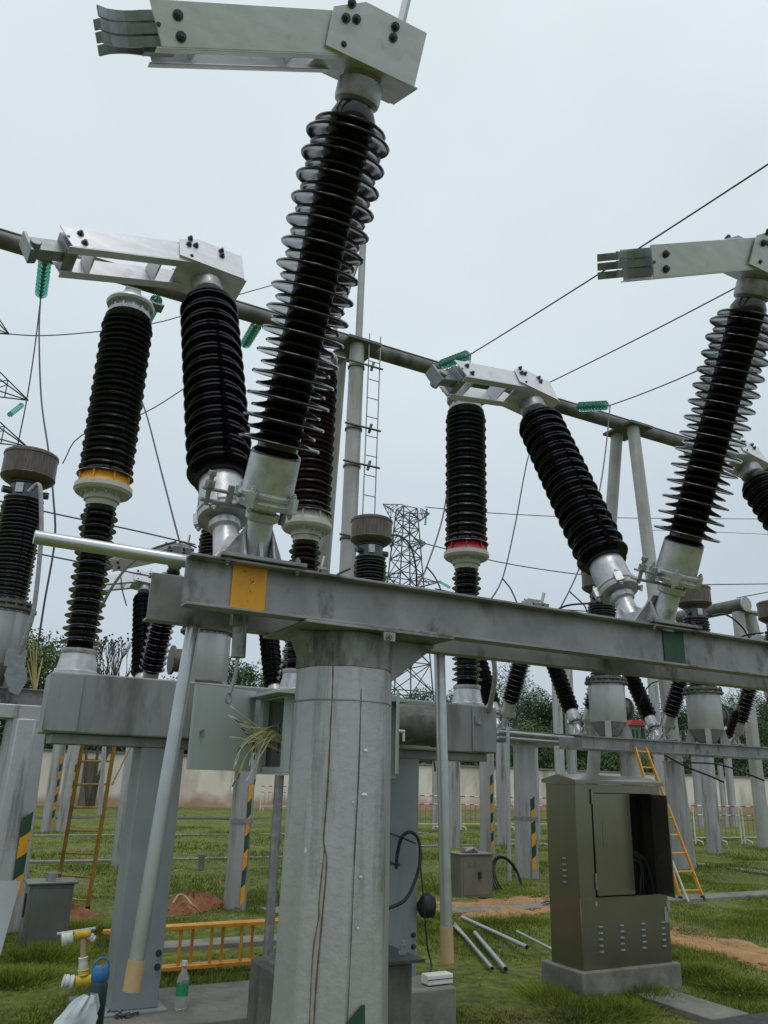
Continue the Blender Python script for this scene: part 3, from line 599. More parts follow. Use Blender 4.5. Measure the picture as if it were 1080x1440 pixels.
# ------------------------------------------------------------------ gantry
GYZ = 10.3
A_, B_ = aZ(0, 325, GYZ), aZ(975, 635, GYZ)
GY = 13.55
ga = thing('pipe_gantry', 'long dark steel pipe gantry crossing the sky on tall paired poles', 'gantry', (6.2, GY, 0))
m = MB(); m.tube((-9, GY, GYZ), (24, GY, GYZ), .155, n=20)
m.tube((-9, GY-.05, GYZ+.17), (24, GY-.05, GYZ+.17), .025, n=8)
m.build('beam', gantp, ga)
def aframe(px, pyt, pl0, pl1, f0=0, f1=1.6, pr_=.155):
    p = aY(px, pyt, GY)
    top = V((p.x, GY, GYZ-.15)); 
    m = MB(); m.tube((p.x+.0, GY-.25+f0, 0), (p.x, GY-.25, GYZ-.1), pr_, n=24); m.build('pole', gantc, ga)
    m = MB(); m.tube((p.x+pl1, GY+f1, 0), (p.x+pl0, GY+.3, GYZ-.1), pr_, n=24); m.build('pole', gantc, ga)
    m = MB(); m.bb(p.x-.3, p.x+.45, GY-.5, GY+.5, GYZ-.14, GYZ-.08); m.build('head_plate', gantp, ga)
    return p.x
gx = aframe(495, 492, -.14, .65, 0, 2.8)
gx2 = aframe(880, 610, -.0, -.0, -.6, 2.2, .15)
m = MB()
m.tube((gx+.1, GY-.1, GYZ+.1), (gx+.1, GY-.1, GYZ+2.5), .075, n=16); m.build('mast', gantc, ga)
m = MB(); m.tube((gx-.45, GY+.1, GYZ), (gx+.06, GY, GYZ+2.2), .05, n=12); m.build('mast_brace', gantc, ga)
m = MB()
lx = gx+.31
for s_ in (.04, .30): m.tube((lx+s_-.17, GY-.45, 2.0), (lx+s_-.17, GY-.45, GYZ+.1), .012, n=6)
z = 2.2
while z < GYZ: m.tube((lx-.13, GY-.45, z), (lx+.13, GY-.45, z), .010, n=6); z += .42
m.build('ladder', zinc, ga)
m = MB()
for z in (3.2, 4.7, 5.9, 7.4, 8.2, 9.6):
    m.lathe((gx, GY-.25, z), Z_, [(0, .158), (.01, .178), (.05, .178), (.06, .158)], 20); m.tube((gx-.3, GY-.48, z+.03), (gx+.5, GY-.48, z+.03), .022, n=6); m.tube((gx+.25, GY-.45, z-.05), (gx+.3, GY-.45, z+.15), .03, n=6)
m.build('clamp_band', gantp, ga)
# cross gantry at the far right, running away
gc = aZ(1050, 1190, 0)
gb = thing('side_gantry', 'smaller pipe gantry with two poles near the right photo edge', 'gantry', (gc.x, gc.y, 0))
pt = aX(1037, 852, gc.x); 
m = MB(); m.tube(pt-Y_*.3, pt+Y_*9, .21, n=20); m.build('beam', gantp, gb)
m = MB(); m.tube((gc.x, pt.y, 0), (gc.x, pt.y, pt.z-.2), .185, n=20); m.build('pole', gantc, gb)
m = MB(); m.tube((gc.x+2.2, pt.y, 0), (gc.x+.5, pt.y, pt.z-.2), .185, n=20); m.bb(gc.x+.1, gc.x+.9, pt.y-.3, pt.y+.3, pt.z-.22, pt.z-.16); m.build('pole', gantc, gb)
m = MB(); m.lathe(pt-Y_*.34, Y_, [(0, 0.0), (0, .23), (.05, .23)], 20, caps=False); m.build('end_cap', gantc, gb)

# ------------------------------------------------------------------ glass strings and lines
GG = 'teal glass insulator strings on the gantry'
def gstring(a, b, label, n=9, r=.12):
    a = V(a); b = V(b); t = thing('glass_insulator_string', label, 'insulator', a, GG); d = (b-a).normalized(); Ls = (b-a).length; p = Ls*.82/n
    m = MB()
    for i in range(n):
        o = a + d*(Ls*.10+i*p); m.lathe(o, d, [(0, .03), (.012, r*.6), (.026, r*.95), (.032, r), (.024, r*.96), (.034, r*.5), (.045, .04)], 20, caps=False)
    m.build('glass_discs', glassd, t)
    m = MB()
    for i in range(n): o = a + d*(Ls*.10+i*p); m.lathe(o, d, [(-.02, .02), (.0, .045), (.05, .045), (.06, .015), (p*.8, .015)], 10)
    m.tube(a, a+d*Ls*.1, .02, n=6); m.tube(a+d*Ls*.9, b, .02, n=6); m.build('caps', zinc, t); return a, b
def wire(name, pts, r, label, cat='wire', group=None, mt=None, n=6):
    m = MB(); m.path(pts, r, n); return tag(m.build(name, mt or wirem, loc=pts[0]), label, cat, group)
GW = 'overhead conductors above the gantry'; GD = 'dropper conductors hanging from the gantry strings'
ends = []
for i, (pa, pb, pe, lb) in enumerate((((612, 519), (662, 498), (1080, 228), 'left of the three right-bay'), ((745, 552), (768, 540), (1080, 378), 'middle, mostly hidden of the three right-bay'), ((800, 578), (858, 570), (990, 515), 'right of the three right-bay'))):
    a = aZ(pa[0], pa[1], GYZ); a = V((a.x, GY-.2, a.z)); b = aX(pb[0], pb[1], a.x) if i != 1 else None
    if i == 1:
        a = aY(752, 556, GY-.2); b = V((a.x, a.y-1.4, 0)); q = aX(768, 540, a.x); b = q
    gstring(a, b, lb + ' teal glass strings'); e_ = aX(pe[0], pe[1], a.x)
    dr_ = (e_-b); far_ = b + dr_*(1.25 if e_.y > 2 else 1.05)
    wire('overhead_line', catenary(b, far_, .05), .013, ('upper', 'middle', 'lowest')[i] + ' overhead line rising to the right photo edge', 'wire', GW)
    ends.append(b)
def droppers(b, pix, y1, r, label):
    n = len(pix); pts = [b] + [aY(px, py, b.y + (y1-b.y)*(k+1)/n) for k, (px, py) in enumerate(pix)]
    return wire('dropper_cable', smoothpts(pts, 6), r, label, 'cable', GD)
droppers(ends[0], ((655, 560), (634, 660), (622, 730), (600, 797), (584, 832)), 11, .014, 'dropper cable curving down left of the red-ringed pole')
droppers(ends[1], ((757, 600), (741, 650), (725, 735), (707, 812), (686, 850)), 11, .014, 'dropper cable right of the red-ringed pole, forked near the girder')
droppers(ends[2], ((852, 630), (843, 690), (825, 765), (808, 815), (780, 870)), 11, .014, 'dropper cable between the two gantry poles and the middle switch')
for k, pts in enumerate((((600, 797), (612, 812), (620, 830), (622, 842)), ((706, 813), (718, 828), (727, 848), (729, 855)), ((801, 832), (812, 842), (822, 852), (826, 862)))):
    wire('branch_cable', smoothpts([aY(px, py, 11.2) for px, py in pts], 5), .013, 'short branch tail on the ' + ('left', 'middle', 'right')[k] + ' dropper cable just above the girder', 'cable', 'branch tails on the droppers')
# left bay strings, pointing away from the camera
for k, (pa, pb, dy, lb) in enumerate((((64, 362), (57, 420), 1.5, 'leftmost teal glass string, under the open arm tip'), ((222, 418), (205, 452), 1.5, 'teal glass string above the yellow-ringed pole'), ((362, 455), (343, 487), 1.4, 'teal glass string between two large switch insulators'))):
    a = aY(pa[0], pa[1], GY+.1); b = aY(pb[0], pb[1], GY+dy); gstring(a, b, lb)
    if k == 0:
        wire('dropper_cable', smoothpts([b, aY(55, 470, 14.6), aY(58, 560, 13.8), aY(69, 640, 12.5), aY(75, 700, 12), aY(77, 760, 12), aY(62, 850, 12), aY(50, 930, 12)], 6), .015, 'right one of two dropper cables at the upper left', 'cable', GD)
        wire('dropper_cable', smoothpts([b, aY(50, 480, 15.2), aY(38, 560, 15.5), aY(22, 640, 16)], 6), .013, 'left one of two dropper cables at the upper left', 'cable', GD)
wire('dropper_cable', smoothpts([aY(198, 560, 14), aY(208, 590, 13.5), aY(226, 660, 12.5), aY(242, 722, 11.5), aY(252, 760, 11), aY(257, 778, 10.6)], 6), .015, 'dropper cable between yellow-ringed pole and second large insulator', 'cable', GD)
GB = 'background span wires across the sky'
for k, (pts, y, r, lb) in enumerate((
    (((-20, 700), (75, 722), (180, 744), (275, 766)), 13, .013, 'upper thin span wire crossing behind the yellow-ringed pole'),
    (((-20, 765), (60, 780), (225, 813), (330, 832)), 13, .013, 'lower thin span wire crossing behind the horizontal pipe'),
    (((88, 652), (115, 612), (200, 582), (258, 547), (300, 520)), 24, .02, 'slack wire rising right behind the yellow-ringed pole'),
    (((-5, 468), (60, 472), (150, 465), (215, 455), (262, 442), (300, 425), (440, 385)), 60, .045, 'faint far wire across the upper left sky'),
    (((598, 713), (700, 722), (850, 728), (1090, 730)), 70, .05, 'faint far wire at the height of the tower top'),
    (((600, 765), (700, 790), (800, 806), (900, 816)), 70, .06, 'far wire sloping right from the lattice tower'),
    (((612, 828), (700, 846), (800, 858), (960, 866)), 60, .06, 'dark far wire just above the girder'),
    (((960, 822), (1000, 822), (1090, 821)), 40, .04, 'thin wire right of the green-marked switch base'),
    (((1036, 841), (1062, 836), (1090, 831)), 30, .03, 'thin wire leaving the side gantry end'),
    (((985, 612), (1010, 728), (1090, 752)), 60, .03, 'faint wire behind the right-hand insulator'))):
    if k == 9: pts = ((900, 745), (1000, 748), (1090, 752))
    wire('span_wire', smoothpts([aY(px, py, y) for px, py in pts], 4), r, lb, 'wire', GB)
GJ = 'black jumper cables between apparatus'
for k, (pts, r, lb) in enumerate((
    (((138, 862, 7.2), (160, 822, 7.8), (185, 792, 8.6), (215, 772, 9.6), (247, 762, 10.4)), .015, 'black jumper arcing behind the horizontal pipe'),
    (((253, 762, 10.6), (262, 764, 10.5), (276, 770, 10.4)), .013, 'short jumper meeting the second transformer'),
    (((550, 752, 10.3), (565, 755, 10.6), (578, 770, 11.2), (585, 800, 11.8), (586, 830, 12.3)), .016, 'jumper arching right from the brown cap behind the column'),
    (((492, 800, 10.2), (478, 806, 10), (465, 815, 9.8)), .016, 'jumper leaving left from the brown-capped transformer'),
    (((170, 832, 13), (172, 790, 13), (178, 850, 13)), .01, 'thin slack wire over the distant left switch'),
    (((838, 848, 10.3), (800, 851, 10.6), (780, 860, 11), (765, 872, 11.3)), .018, 'jumper leaving left behind the middle switch base'),
    (((1000, 866, 10.3), (1020, 864, 10.4), (1042, 880, 10.8), (1058, 905, 11.4)), .018, 'jumper arching over the girder at the right'),
    (((1074, 890, 10.3), (1050, 893, 10.6), (1028, 902, 11)), .018, 'jumper running left from the rightmost transformer'),
    (((898, 995, 11.6), (905, 975, 11.4), (915, 962, 11.2), (925, 958, 11)), .012, 'thin jumper between the two right-hand tanks'),
    (((1060, 975, 10.4), (1045, 980, 10.8), (1036, 1000, 11.5)), .014, 'jumper above the small leaning insulator at right'))):
    if k == 4: pts = ((170, 812, 13), (172, 830, 13), (178, 852, 13))
    wire('jumper_cable', smoothpts([aY(*p) for p in pts], 6), r, lb, 'cable', GJ, mt=rubber)
# small leaning insulator at the right
a = aY(1024, 1037, 11.6); b = aY(1036, 1000, 11.6); t = thing('small_insulator', 'small leaning brown insulator hanging by a cable right of the second tank', 'insulator', a)
m = MB(); m.lathe(a, b-a, shed_profile(0, (b-a).length, 7, .09, .075, .045), 18); m.build('sheds', porc_brown, t, ang=50)
m = MB(); m.tube(b, b+(b-a)*.2, .04, n=10); m.build('cap', flangem, t)

# ------------------------------------------------------------------ lattice towers
towm = mat('tower_steel', (.11, .125, .14), (.08, .09, .10), rough=.6, metal=.3, scale=.5)
def bar(m, a, b, r): m.tube(a, b, r, n=4)
def lattice(mb, o, H, w0, w1, n, r):
    def P(k, z): w_ = w0+(w1-w0)*z/H; s = ((-1, -1), (1, -1), (1, 1), (-1, 1))[k % 4]; return V(o)+V((s[0]*w_/2, s[1]*w_/2, z))
    for k in range(4): bar(mb, P(k, 0), P(k, H), r*1.5)
    z = 0; hs = []
    for i in range(n): hs.append(z); z += (H/n)*(1.5-1.0*i/(n-1))
    hs.append(H)
    for i in range(n):
        za, zb = hs[i], hs[i+1]
        for k in range(4):
            bar(mb, P(k, za), P(k+1, zb), r); bar(mb, P(k+1, za), P(k, zb), r); bar(mb, P(k, zb), P(k+1, zb), r)
def crossarm(mb, o, z, half, h, wdt, r, sides=(-1, 1)):
    for s in sides:
        tip = V(o)+V((s*half, 0, z)); root = [V(o)+V((s*wdt/2, j*wdt/2, z+dz)) for j in (-1, 1) for dz in (0, h)]
        for q in root: bar(mb, q, tip, r)
        for k in range(1, 4):
            f = k/4; c = [q.lerp(tip, f) for q in root]
            bar(mb, c[0], c[1], r*.7); bar(mb, c[2], c[3], r*.7); bar(mb, c[0], c[2], r*.7); bar(mb, c[1], c[3], r*.7)
            pv = [q.lerp(tip, (k-1)/4) for q in root]; bar(mb, pv[0], c[1], r*.7); bar(mb, pv[2], c[3], r*.7)
GT = 'distant lattice power towers'
TB = aY(572, 712, 90); TB = V((TB.x, 90, 0)); TH_ = aY(572, 708, 90).z
t = thing('lattice_tower', 'distant steel lattice power tower right of the brown-capped transformer', 'tower', TB, GT)
m = MB(); lattice(m, TB, TH_-.8, 7.2, 2.1, 13, .07); m.build('mast', towm, t)
for zz, hf in ((TH_-.8, 3.7), (TH_-5.2, 3.2), (TH_-10.4, 5.2)):
    [(crossarm(mm_, TB, zz, hf, -1.4 if zz < TH_-1 else -1.9, 2.7, .06, (sg,)), mm_.build('crossarm', towm, t)) for sg, mm_ in ((-1, MB()), (1, MB()))]
def farstring(a, b, label):
    a = V(a); b = V(b); d = b-a; t2 = MB(); t2.lathe(a, d, [(d.length*i/14, .08 if i % 2 else .2) for i in range(15)], 10); return tag(t2.build('tower_insulator', glassd, loc=a), label, 'insulator', 'insulator strings on the distant towers')
farstring(aY(600, 716, 90), aY(598, 738, 90), 'insulator string hanging from the lattice tower top right arm')
farstring(aY(583, 758, 90), aY(596, 763, 88), 'tilted insulator string at the middle arm of the lattice tower')
farstring(aY(618, 818, 90), aY(632, 826, 88), 'tilted insulator string at the lowest arm of the lattice tower')
TL = V((-6.5, 60, 0)); zt = aY(40, 562, 60).z
t = thing('lattice_tower', 'lattice power tower off the left edge with only its arm tips showing', 'tower', TL, GT)
m = MB(); lattice(m, TL, zt+9, 6, 2.4, 14, .08); m.build('mast', towm, t)
for (px, py) in ((13, 470), (40, 563), (38, 628)):
    tip = aY(px, py, 60); m = MB(); crossarm(m, TL, tip.z, abs(tip.x-TL.x), 4.2, 3.4, .055, (1,)); m.build('crossarm', towm, t)
farstring(aY(30, 570, 60), aY(14, 583, 58), 'insulator string below the left tower arm tip')

# ------------------------------------------------------------------ steel cabinet on plinth
sc = thing('steel_cabinet', 'tall brown stainless steel cabinet with one door ajar on a concrete plinth', 'cabinet', (5.3, 5.65, .2))
x0, x1, y0, y1, z0, z1 = 4.80, 5.78, 5.48, 5.86, .2, 1.60
F = .006
m = MB(); m.bb(x0, x1, y0, y0+.01, z0, .72); m.bb(x0, x0+.17, y0, y0+.01, .72, z1); m.bb(x1-.10, x1, y0, y0+.01, .72, z1); m.bb(x0+.17, x1-.10, y0, y0+.01, 1.53, z1)
m.bb(x0, x0+.01, y0+.01, y1, z0, z1); m.bb(x1-.01, x1, y0+.01, y1, z0, z1); m.bb(x0+.01, x1-.01, y1-.01, y1, z0, z1); m.bb(x0+.01, x1-.01, y0+.012, y1-.012, .66, .68)
m.bb(x0+.004, x0+.014, y0-.003, y0+.001, z0, .64)
m.build('body', steelb, sc, bevel=.003)
m = MB(); m.prism([(-.03, 0), (-.03, .03), (.19, .075), (.41, .03), (.41, 0)], ((x0+x1)/2, y0, z1+.002), Y_, Z_, X_, x1-x0+.05); m.build('roof', steelb, sc, bevel=.003)
m = MB(); m.bb(x0+.18, x0+.60, y0-.012, y0-.001, .73, 1.525); dr = m.build('door', steelb, sc, bevel=.004)
m = MB(); m.bb(x0+.27, x0+.53, y0-.0145, y0-.0125, 1.10, 1.30); m.build('name_plate', steelb, dr)
m = MB()
for zz in (.78, 1.44): m.tube((x0+.172, y0-.012, zz), (x0+.172, y0-.012, zz+.12), .008, n=8)
m.build('hinge', zinc, dr)
m = MB(); an = radians(62); dd = V((-cos(an), -sin(an), 0)); dd = V((-.30, -.954, 0)).normalized(); hp = V((x1-.115, y0-.004, 1.128)); ln = .28
m.box(hp+dd*ln/2, (ln, .012, .80), (dd, Z_.cross(dd), Z_)); d2 = m.build('door', steelb, sc, bevel=.003); d2['label'] = 'open right-hand door in shade'
m = MB(); m.box(hp+dd*ln*.86-Z_.cross(dd)*-.012, (.02, .02, .10), (dd, Z_.cross(dd), Z_)); m.build('lock', zinc, d2)
def louvres(m, o, u, nrm, cols, rows):
    for c in cols:
        for k in range(rows): p = o+u*c+Z_*(k*.045); m.lathe(p-u*.025, u, [(0, .0), (.006, .010), (.044, .010), (.05, .0)], 8, caps=False)
m = MB(); louvres(m, V((x0, y0-.001, .32)), X_, -Y_, (.20, .43, .67, .90), 5); m.build('vent_louvres', alud, sc)
m = MB(); louvres(m, V((x0-.001, y0+.17, .82)), Y_, -X_, (0,), 5); m.build('vent_louvres', alud, sc)
m = MB(); m.bb(x0+.62, x1-.05, y0+.25, y0+.26, .70, 1.50); m.build('back_board', darkm, sc)
m = MB(); m.bb(x0+.61, x0+.64, y0+.03, y0+.08, 1.0, 1.25); m.build('terminal_strip', mat('dull_blue_plastic', (.06, .12, .22), rough=.5), sc)
m = MB(); rw = random.Random(5)
for k in range(12):
    a = V((x0+.62+.03*rw.random(), y0+.05+.1*rw.random(), 1.08-.1*rw.random())); b = V((x0+.70+.2*rw.random(), y0+.06+.1*rw.random(), .70))
    m.path(smoothpts([a, a.lerp(b, .5)+V((.05, -.02, .10)), b], 6), .010, 6)
m.build('cable_bundle', rubber, sc)
m = MB()
for p0_, p1_ in (((1.0, .66), (.96, .58)), ((.97, .62), (.93, .50)), ((.16, .655), (.18, .69))): m.bb(x0+min(p0_[0], p1_[0]), x0+max(p0_[0], p1_[0]), y0-.0035, y0-.0015, min(p0_[1], p1_[1])+.0, max(p0_[1], p1_[1]))
m.build('paint_smear', mat('pale_smear', (.30, .32, .30), rough=.7), sc)
m = MB(); m.bb(4.755, 5.83, 5.435, 5.95, -.05, .198); tag(m.build('cabinet_plinth', concrete, loc=(5.3, 5.7, 0), bevel=.012), 'pale concrete plinth under the tall brown steel cabinet', 'plinth')

# small boxes
def small_box(px, py, wd, dp, h, label, m_, leg=False, zb=.02, plain=False):
    g = aZ(px, py, 0); t = thing('terminal_box', label, 'box', (g.x, g.y, 0)); x, y = g.x, g.y
    m = MB(); m.bb(x-wd/2, x+wd/2, y, y+dp, zb, h); b = m.build('body', m_, t, bevel=.006)
    m = MB(); m.bb(x-wd/2-.03, x+wd/2+.03, y-.03, y+dp+.03, h+.002, h+.025); m.build('lid', m_, t, bevel=.006)
    m = MB(); m.bb(x-wd/2+.04, x+wd/2-.04, y-.008, y-.001, zb+.04, h-.04); d = m.build('door', m_, t, bevel=.003)
    if plain: m = MB(); m.bb(x-wd/2-.012, x-wd/2-.001, y+.08, y+.16, h*.5, h*.85); m.build('side_slot', darkm, t); return t, x, y
    m = MB(); m.bb(x+.02, x+.06, y-.03, y-.009, h*.45, h*.62); m.build('handle', darkm, d)
    m = MB(); m.bb(x-wd*.28, x-.02, y-.011, y-.009, h*.72, h*.85); m.build('name_plate', flangem, d)
    return t, x, y
t, x, y = small_box(671, 1265, .55, .35, .58, 'small brown-grey steel box on the dirt patch before two posts', mat('brown_grey_box', (.20, .19, .155), (.15, .145, .12), rough=.35, metal=.4, scale=3))
m = MB(); m.path([(x-.1, y+.15, .62), (x, y+.12, .66), (x+.12, y+.18, .62)], .03, 8); m.box((x-.02, y+.2, .64), (.2, .12, .06)); tag(m.build('clamp_fitting', zinc, loc=(x, y, .6)), 'metal clamp fitting lying on top of the small steel box', 'fitting')
t, x, y = small_box(60, 1338, .40, .28, .56, 'grey metal box on the grass at the left edge, tap-like knob on top', brightb, plain=True)
m = MB(); m.tube((x, y+.14, .585), (x, y+.14, .64), .045, n=16); m.box((x, y+.14, .645), (.16, .03, .016)); m.build('top_knob', zinc, t)
# sloping panel at the left edge
q0, q1, q2, q3 = aY(-30, 1243, 6.3), aY(27, 1245, 6.3), aY(-2, 1350, 6.0), aY(-70, 1350, 6.0)
t = thing('sloping_cover', 'pale sloping steel sheet cut off by the left photo edge', 'panel', q2)
m = MB(); nn = (q1-q0).cross(q3-q0).normalized(); m.add([q0, q1, q2, q3]+[p-nn*.05 for p in (q0, q1, q2, q3)], [(0, 1, 2, 3), (7, 6, 5, 4), (0, 4, 5, 1), (1, 5, 6, 2), (2, 6, 7, 3), (3, 7, 4, 0)]); m.build('sheet', legp, t, smooth=False)
m = MB(); m.add([q1, q2, V((q2.x+.02, q2.y, 0)), V((q2.x-.4, q2.y, 0)), V((q2.x-.4, q1.y+.4, 0)), q0], [(0, 1, 2), (1, 3, 2)]); 
m2 = MB(); m2.tube(q2.lerp(q3, .5)-V((0, -.03, 0)), V((q2.x-.15, 6.2, -.02)), .03, n=8); m2.tube(q1.lerp(q0, .3), V((q2.x-.15, 6.6, -.02)), .03, n=8); m2.build('support', zinc, t)

# ------------------------------------------------------------------ ladders
GL = 'orange fibreglass ladders'
fibre_old = mat('worn_brown_fibreglass', (.46, .27, .05), (.30, .17, .04), rough=.6, scale=7)
def ladder(a0, a1, b0, b1, label, nr, mt=fibre, r=.022, alu_rail=None, rng_=(.06, .97)):
    t = thing('ladder', label, 'ladder', a0, GL)
    for (p, q) in ((a0, a1), (b0, b1)):
        d = (V(q)-V(p)); ln = d.length; d.normalize(); across = (V(b0)-V(a0)).normalized(); nn = d.cross(across)
        m = MB(); m.box((V(p)+V(q))/2, (ln, r*1.1, r*2.3), (d, across, nn)); rl = m.build('rail', mt, t, bevel=.002)
        m = MB(); m.box(V(p)+d*.03, (.07, r*1.4, r*2.6), (d, across, nn)); m.build('rubber_foot', darkm, rl)
    for k in range(nr):
        f = rng_[0]+(rng_[1]-rng_[0])*k/(nr-1); m = MB(); m.tube(V(a0).lerp(V(a1), f), V(b0).lerp(V(b1), f), .013, n=8); m.build('rung', mt, t)
    return t
# lying on its edge along X, two nested sections
YL = 7.3
lad = thing('ladder', 'orange extension ladder lying on its edge behind the left breaker leg', 'ladder', (1.45, YL, 0), GL)
for yy, x0, x1, nr in ((YL, 1.44, 3.5, 8), (YL+.07, 1.56, 3.62, 8)):
    for z in (.07, .37):
        m = MB(); m.box(((x0+x1)/2, yy, z), (x1-x0, .06, .028)); m.build('rail', fibre, lad, bevel=.002)
    for k in range(nr):
        x = x0+.10+(x1-x0-.2)*k/(nr-1); m = MB(); m.tube((x, yy, .08), (x, yy, .36), .014, n=8); m.build('rung', fibre, lad)
f0, f1 = aZ(76, 1276, 0), aZ(122, 1282, 0)
ladder(f0, aY(119, 1030, 10.15), f1, aY(164, 1030, 10.15), 'slim brown-orange ladder leaning on the beam behind the left breaker housing', 8, mt=fibre_old)
f1 = aZ(990, 1266, 0); f0 = aZ(955, 1262, 0); f0 = V((f1.x-.42, f1.y+.05, 0))
ladder(f0, V((f0.x-.02+.10, 10.1, 2.2)), f1, V((f1.x-.10, 10.1, 2.2)), 'orange ladder leaning on the beam right behind the steel cabinet', 9)
a = aZ(968, 1268, 0); m = MB(); m.tube(a, aY(945, 1210, a.y+.1), .016, n=8); tag(m.build('prop_pole', whitep, loc=a), 'white pole propped beside the orange ladder by the cabinet', 'pole')
m = MB(); p = aY(147, 1046, 8.5); m.tube(p, aY(140, 1145, 8.5), .022, n=12); tag(m.build('hanging_conduit', pipem, loc=p), 'short grey conduit hanging in front of the left leaning ladder', 'pipe')
m = MB(); p = aY(188, 1042, 8.5); q = aY(157, 1104, 8.5); m.tube(p, q, .008, n=8); m.tube(p.lerp(q, .93), q, .013, n=8); tag(m.build('hanging_rod', bambo, loc=p), 'thin yellow rod with black grip hanging left of the left breaker leg', 'rod')
g = aZ(168, 1275, 0); p = aY(180, 1190, g.y+.5); m = MB(); m.tube(g, p, .02, n=8); m.box(p, (.10, .03, .03)); tag(m.build('crowbar', mat('rusty_iron', (.07, .045, .035), rough=.8), loc=g), 'rusty iron bar leaning left of the left breaker leg', 'bar')

# ------------------------------------------------------------------ loose things near the ground
GPp = 'silver pipes lying on the grass'
for k, (a, b, r, lb) in enumerate((((650, 1290), (741, 1332), .021, 'longest of the silver pipes lying on the grass, nearest the dirt patch'), ((640, 1300), (692, 1362), .018, 'silver pipe on the grass nearest the hanging upright pipe'),
                     ((668, 1312), (711, 1363), .023, 'silver pipe on the grass with dark open end pointing to camera'), ((727, 1310), (780, 1337), .015, 'thin pale pipe on the grass half hidden at the cabinet'), ((638, 1302), (662, 1325), .015, 'short pale pipe on the grass beside the hanging pipe'))):
    A, B = aZ(*a, .05), aZ(*b, .05); m = MB(); m.tube(A, B, r, n=14); m.cm = 1; m.tube(B, B+(B-A).normalized()*.002, r*.85, n=14)
    tag(m.build('loose_pipe', [pipem, darkm], loc=A), lb, 'pipe', GPp)
# water bottle
p = V((1.95, 5.62, .152)); p = aZ(241, 1419, .152); t = thing('water_bottle', 'small clear water bottle with green label standing on the concrete slab', 'bottle', p)
m = MB(); m.lathe(p, Z_, [(0, .028), (.01, .033), (.07, .033), (.075, .031), (.13, .033), (.15, .033), (.185, .018), (.20, .013), (.212, .013)], 20); m.build('bottle_body', clearp, t)
m = MB(); m.lathe(p, Z_, [(.068, .0338), (.125, .0338)], 20, caps=False); m.build('paper_label', labg, t)
m = MB(); m.lathe(p, Z_, [(.212, .015), (.236, .015)], 16); m.build('bottle_top', whitep, t); t.location = V(t.location)+V((.05, -.03, 0)); t.scale = (1.18, 1.18, 1.18)
# flask
p = aZ(135, 1432, .0); p = V((p.x, p.y, .0)); p = aY(134, 1437, 5.55); p = V((p.x, 5.40, .152)); p.x = aY(135, 1420, 5.40).x
t = thing('thermos_flask', 'dark thermos flask with round blue lid at the lower left', 'flask', p)
zt = aY(137, 1380, 5.4).z; hh = zt-.152
m = MB(); m.lathe(p, Z_, [(0, .045), (.01, .05), (hh*.93, .05), (hh, .043)], 24); m.build('flask_body', flask, t)
m = MB(); m.lathe(p+Z_*hh, Z_, [(0, .044), (.01, .05), (.05, .052), (.075, .042), (.085, .0)], 24); ld = m.build('lid', bluep, t)
m = MB(); m.path([p+Z_*(hh+.07)+V((cos(a)*.045, 0, sin(a)*.05)) for a in [pi*i/10 for i in range(11)]], .006, 6); m.build('carry_loop', bluep, ld)
# plastic bag (crumpled)
pc = aY(98, 1425, 5.25); t = thing('plastic_bag', 'crumpled translucent white plastic bag at the bottom left corner', 'bag', (pc.x, 5.25, .0)); rb = random.Random(2)
m = MB(); nu, nv = 26, 22; vs = []; fs = []
for i in range(nu+1):
    for j in range(nv):
        f = i/nu; a = 2*pi*j/nv; rad = (.03+.20*(1-f)**.7*sin(min(1, f*6+.15)*pi/2))*(1+.28*sin(5*a+7*f)+.18*sin(9*a-12*f)+.2*(rb.random()-.5))
        vs.append(V((pc.x-.18+.28*f+rad*cos(a), 5.25+rad*sin(a)*.8, .02+.33*f*f*1.15+abs(rad*.2*sin(3*a)))))
for i in range(nu):
    for j in range(nv): k = (j+1) % nv; fs.append((i*nv+j, i*nv+k, (i+1)*nv+k, (i+1)*nv+j))
m.add(vs, fs); m.build('bag_skin', bagm, t, ang=60)
# taped rod handles (crossed T shape leaning by the ladder)
t = thing('wrapped_tool', 'T-shaped tool wrapped in yellow tape and plastic beside the flask', 'tool', aY(118, 1378, 6.0))
m = MB(); m.tube(aY(117, 1320, 6.0), aY(117, 1372, 6.0), .02, n=12); m.build('shaft', tapeb, t)
for (a, b, mm, r) in (((104, 1315), (128, 1312), yelt, .026), ((86, 1322), (103, 1317), whitep, .036), ((117, 1345), (117, 1368), whitep, .028), ((117, 1362), (117, 1372), yelt, .031), ((104, 1381), (130, 1377), yelt, .032), ((88, 1379), (104, 1381), whitep, .038), ((126, 1316), (133, 1322), whitep, .022)):
    m = MB(); A, B = aY(*a, 6.0), aY(*b, 6.0); d = (B-A); n_ = 9; m.lathe(A, d, [(0, r*.5)]+[(d.length*(i+.5)/n_, r*(.85+.3*rb.random())) for i in range(n_)]+[(d.length, r*.5)], 12); m.build('tape_wrap', mm, t)
m = MB(); m.tube(aY(80, 1314, 6.1), aY(134, 1306, 6.1), .012, n=10); tag(m.build('short_pipe', pipem, loc=aY(80, 1314, 6.1)), 'short silver pipe resting on top of the yellow-taped tool', 'pipe')
# shackles pile on slab
m = MB()
for k in range(16):
    c = aZ(155+38*rb.random(), 1416+14*rb.random(), .165); m.path([c + V((cos(a)*.02, sin(a)*.016, .006*sin(a+k))) for a in [5.2*i/9+k for i in range(10)]], .0065, 6)
o = m.build('metal_fittings', boltm, loc=aZ(175, 1425, .15)); tag(o, 'small heap of dark metal fittings on the slab beside the breaker leg', 'fittings')
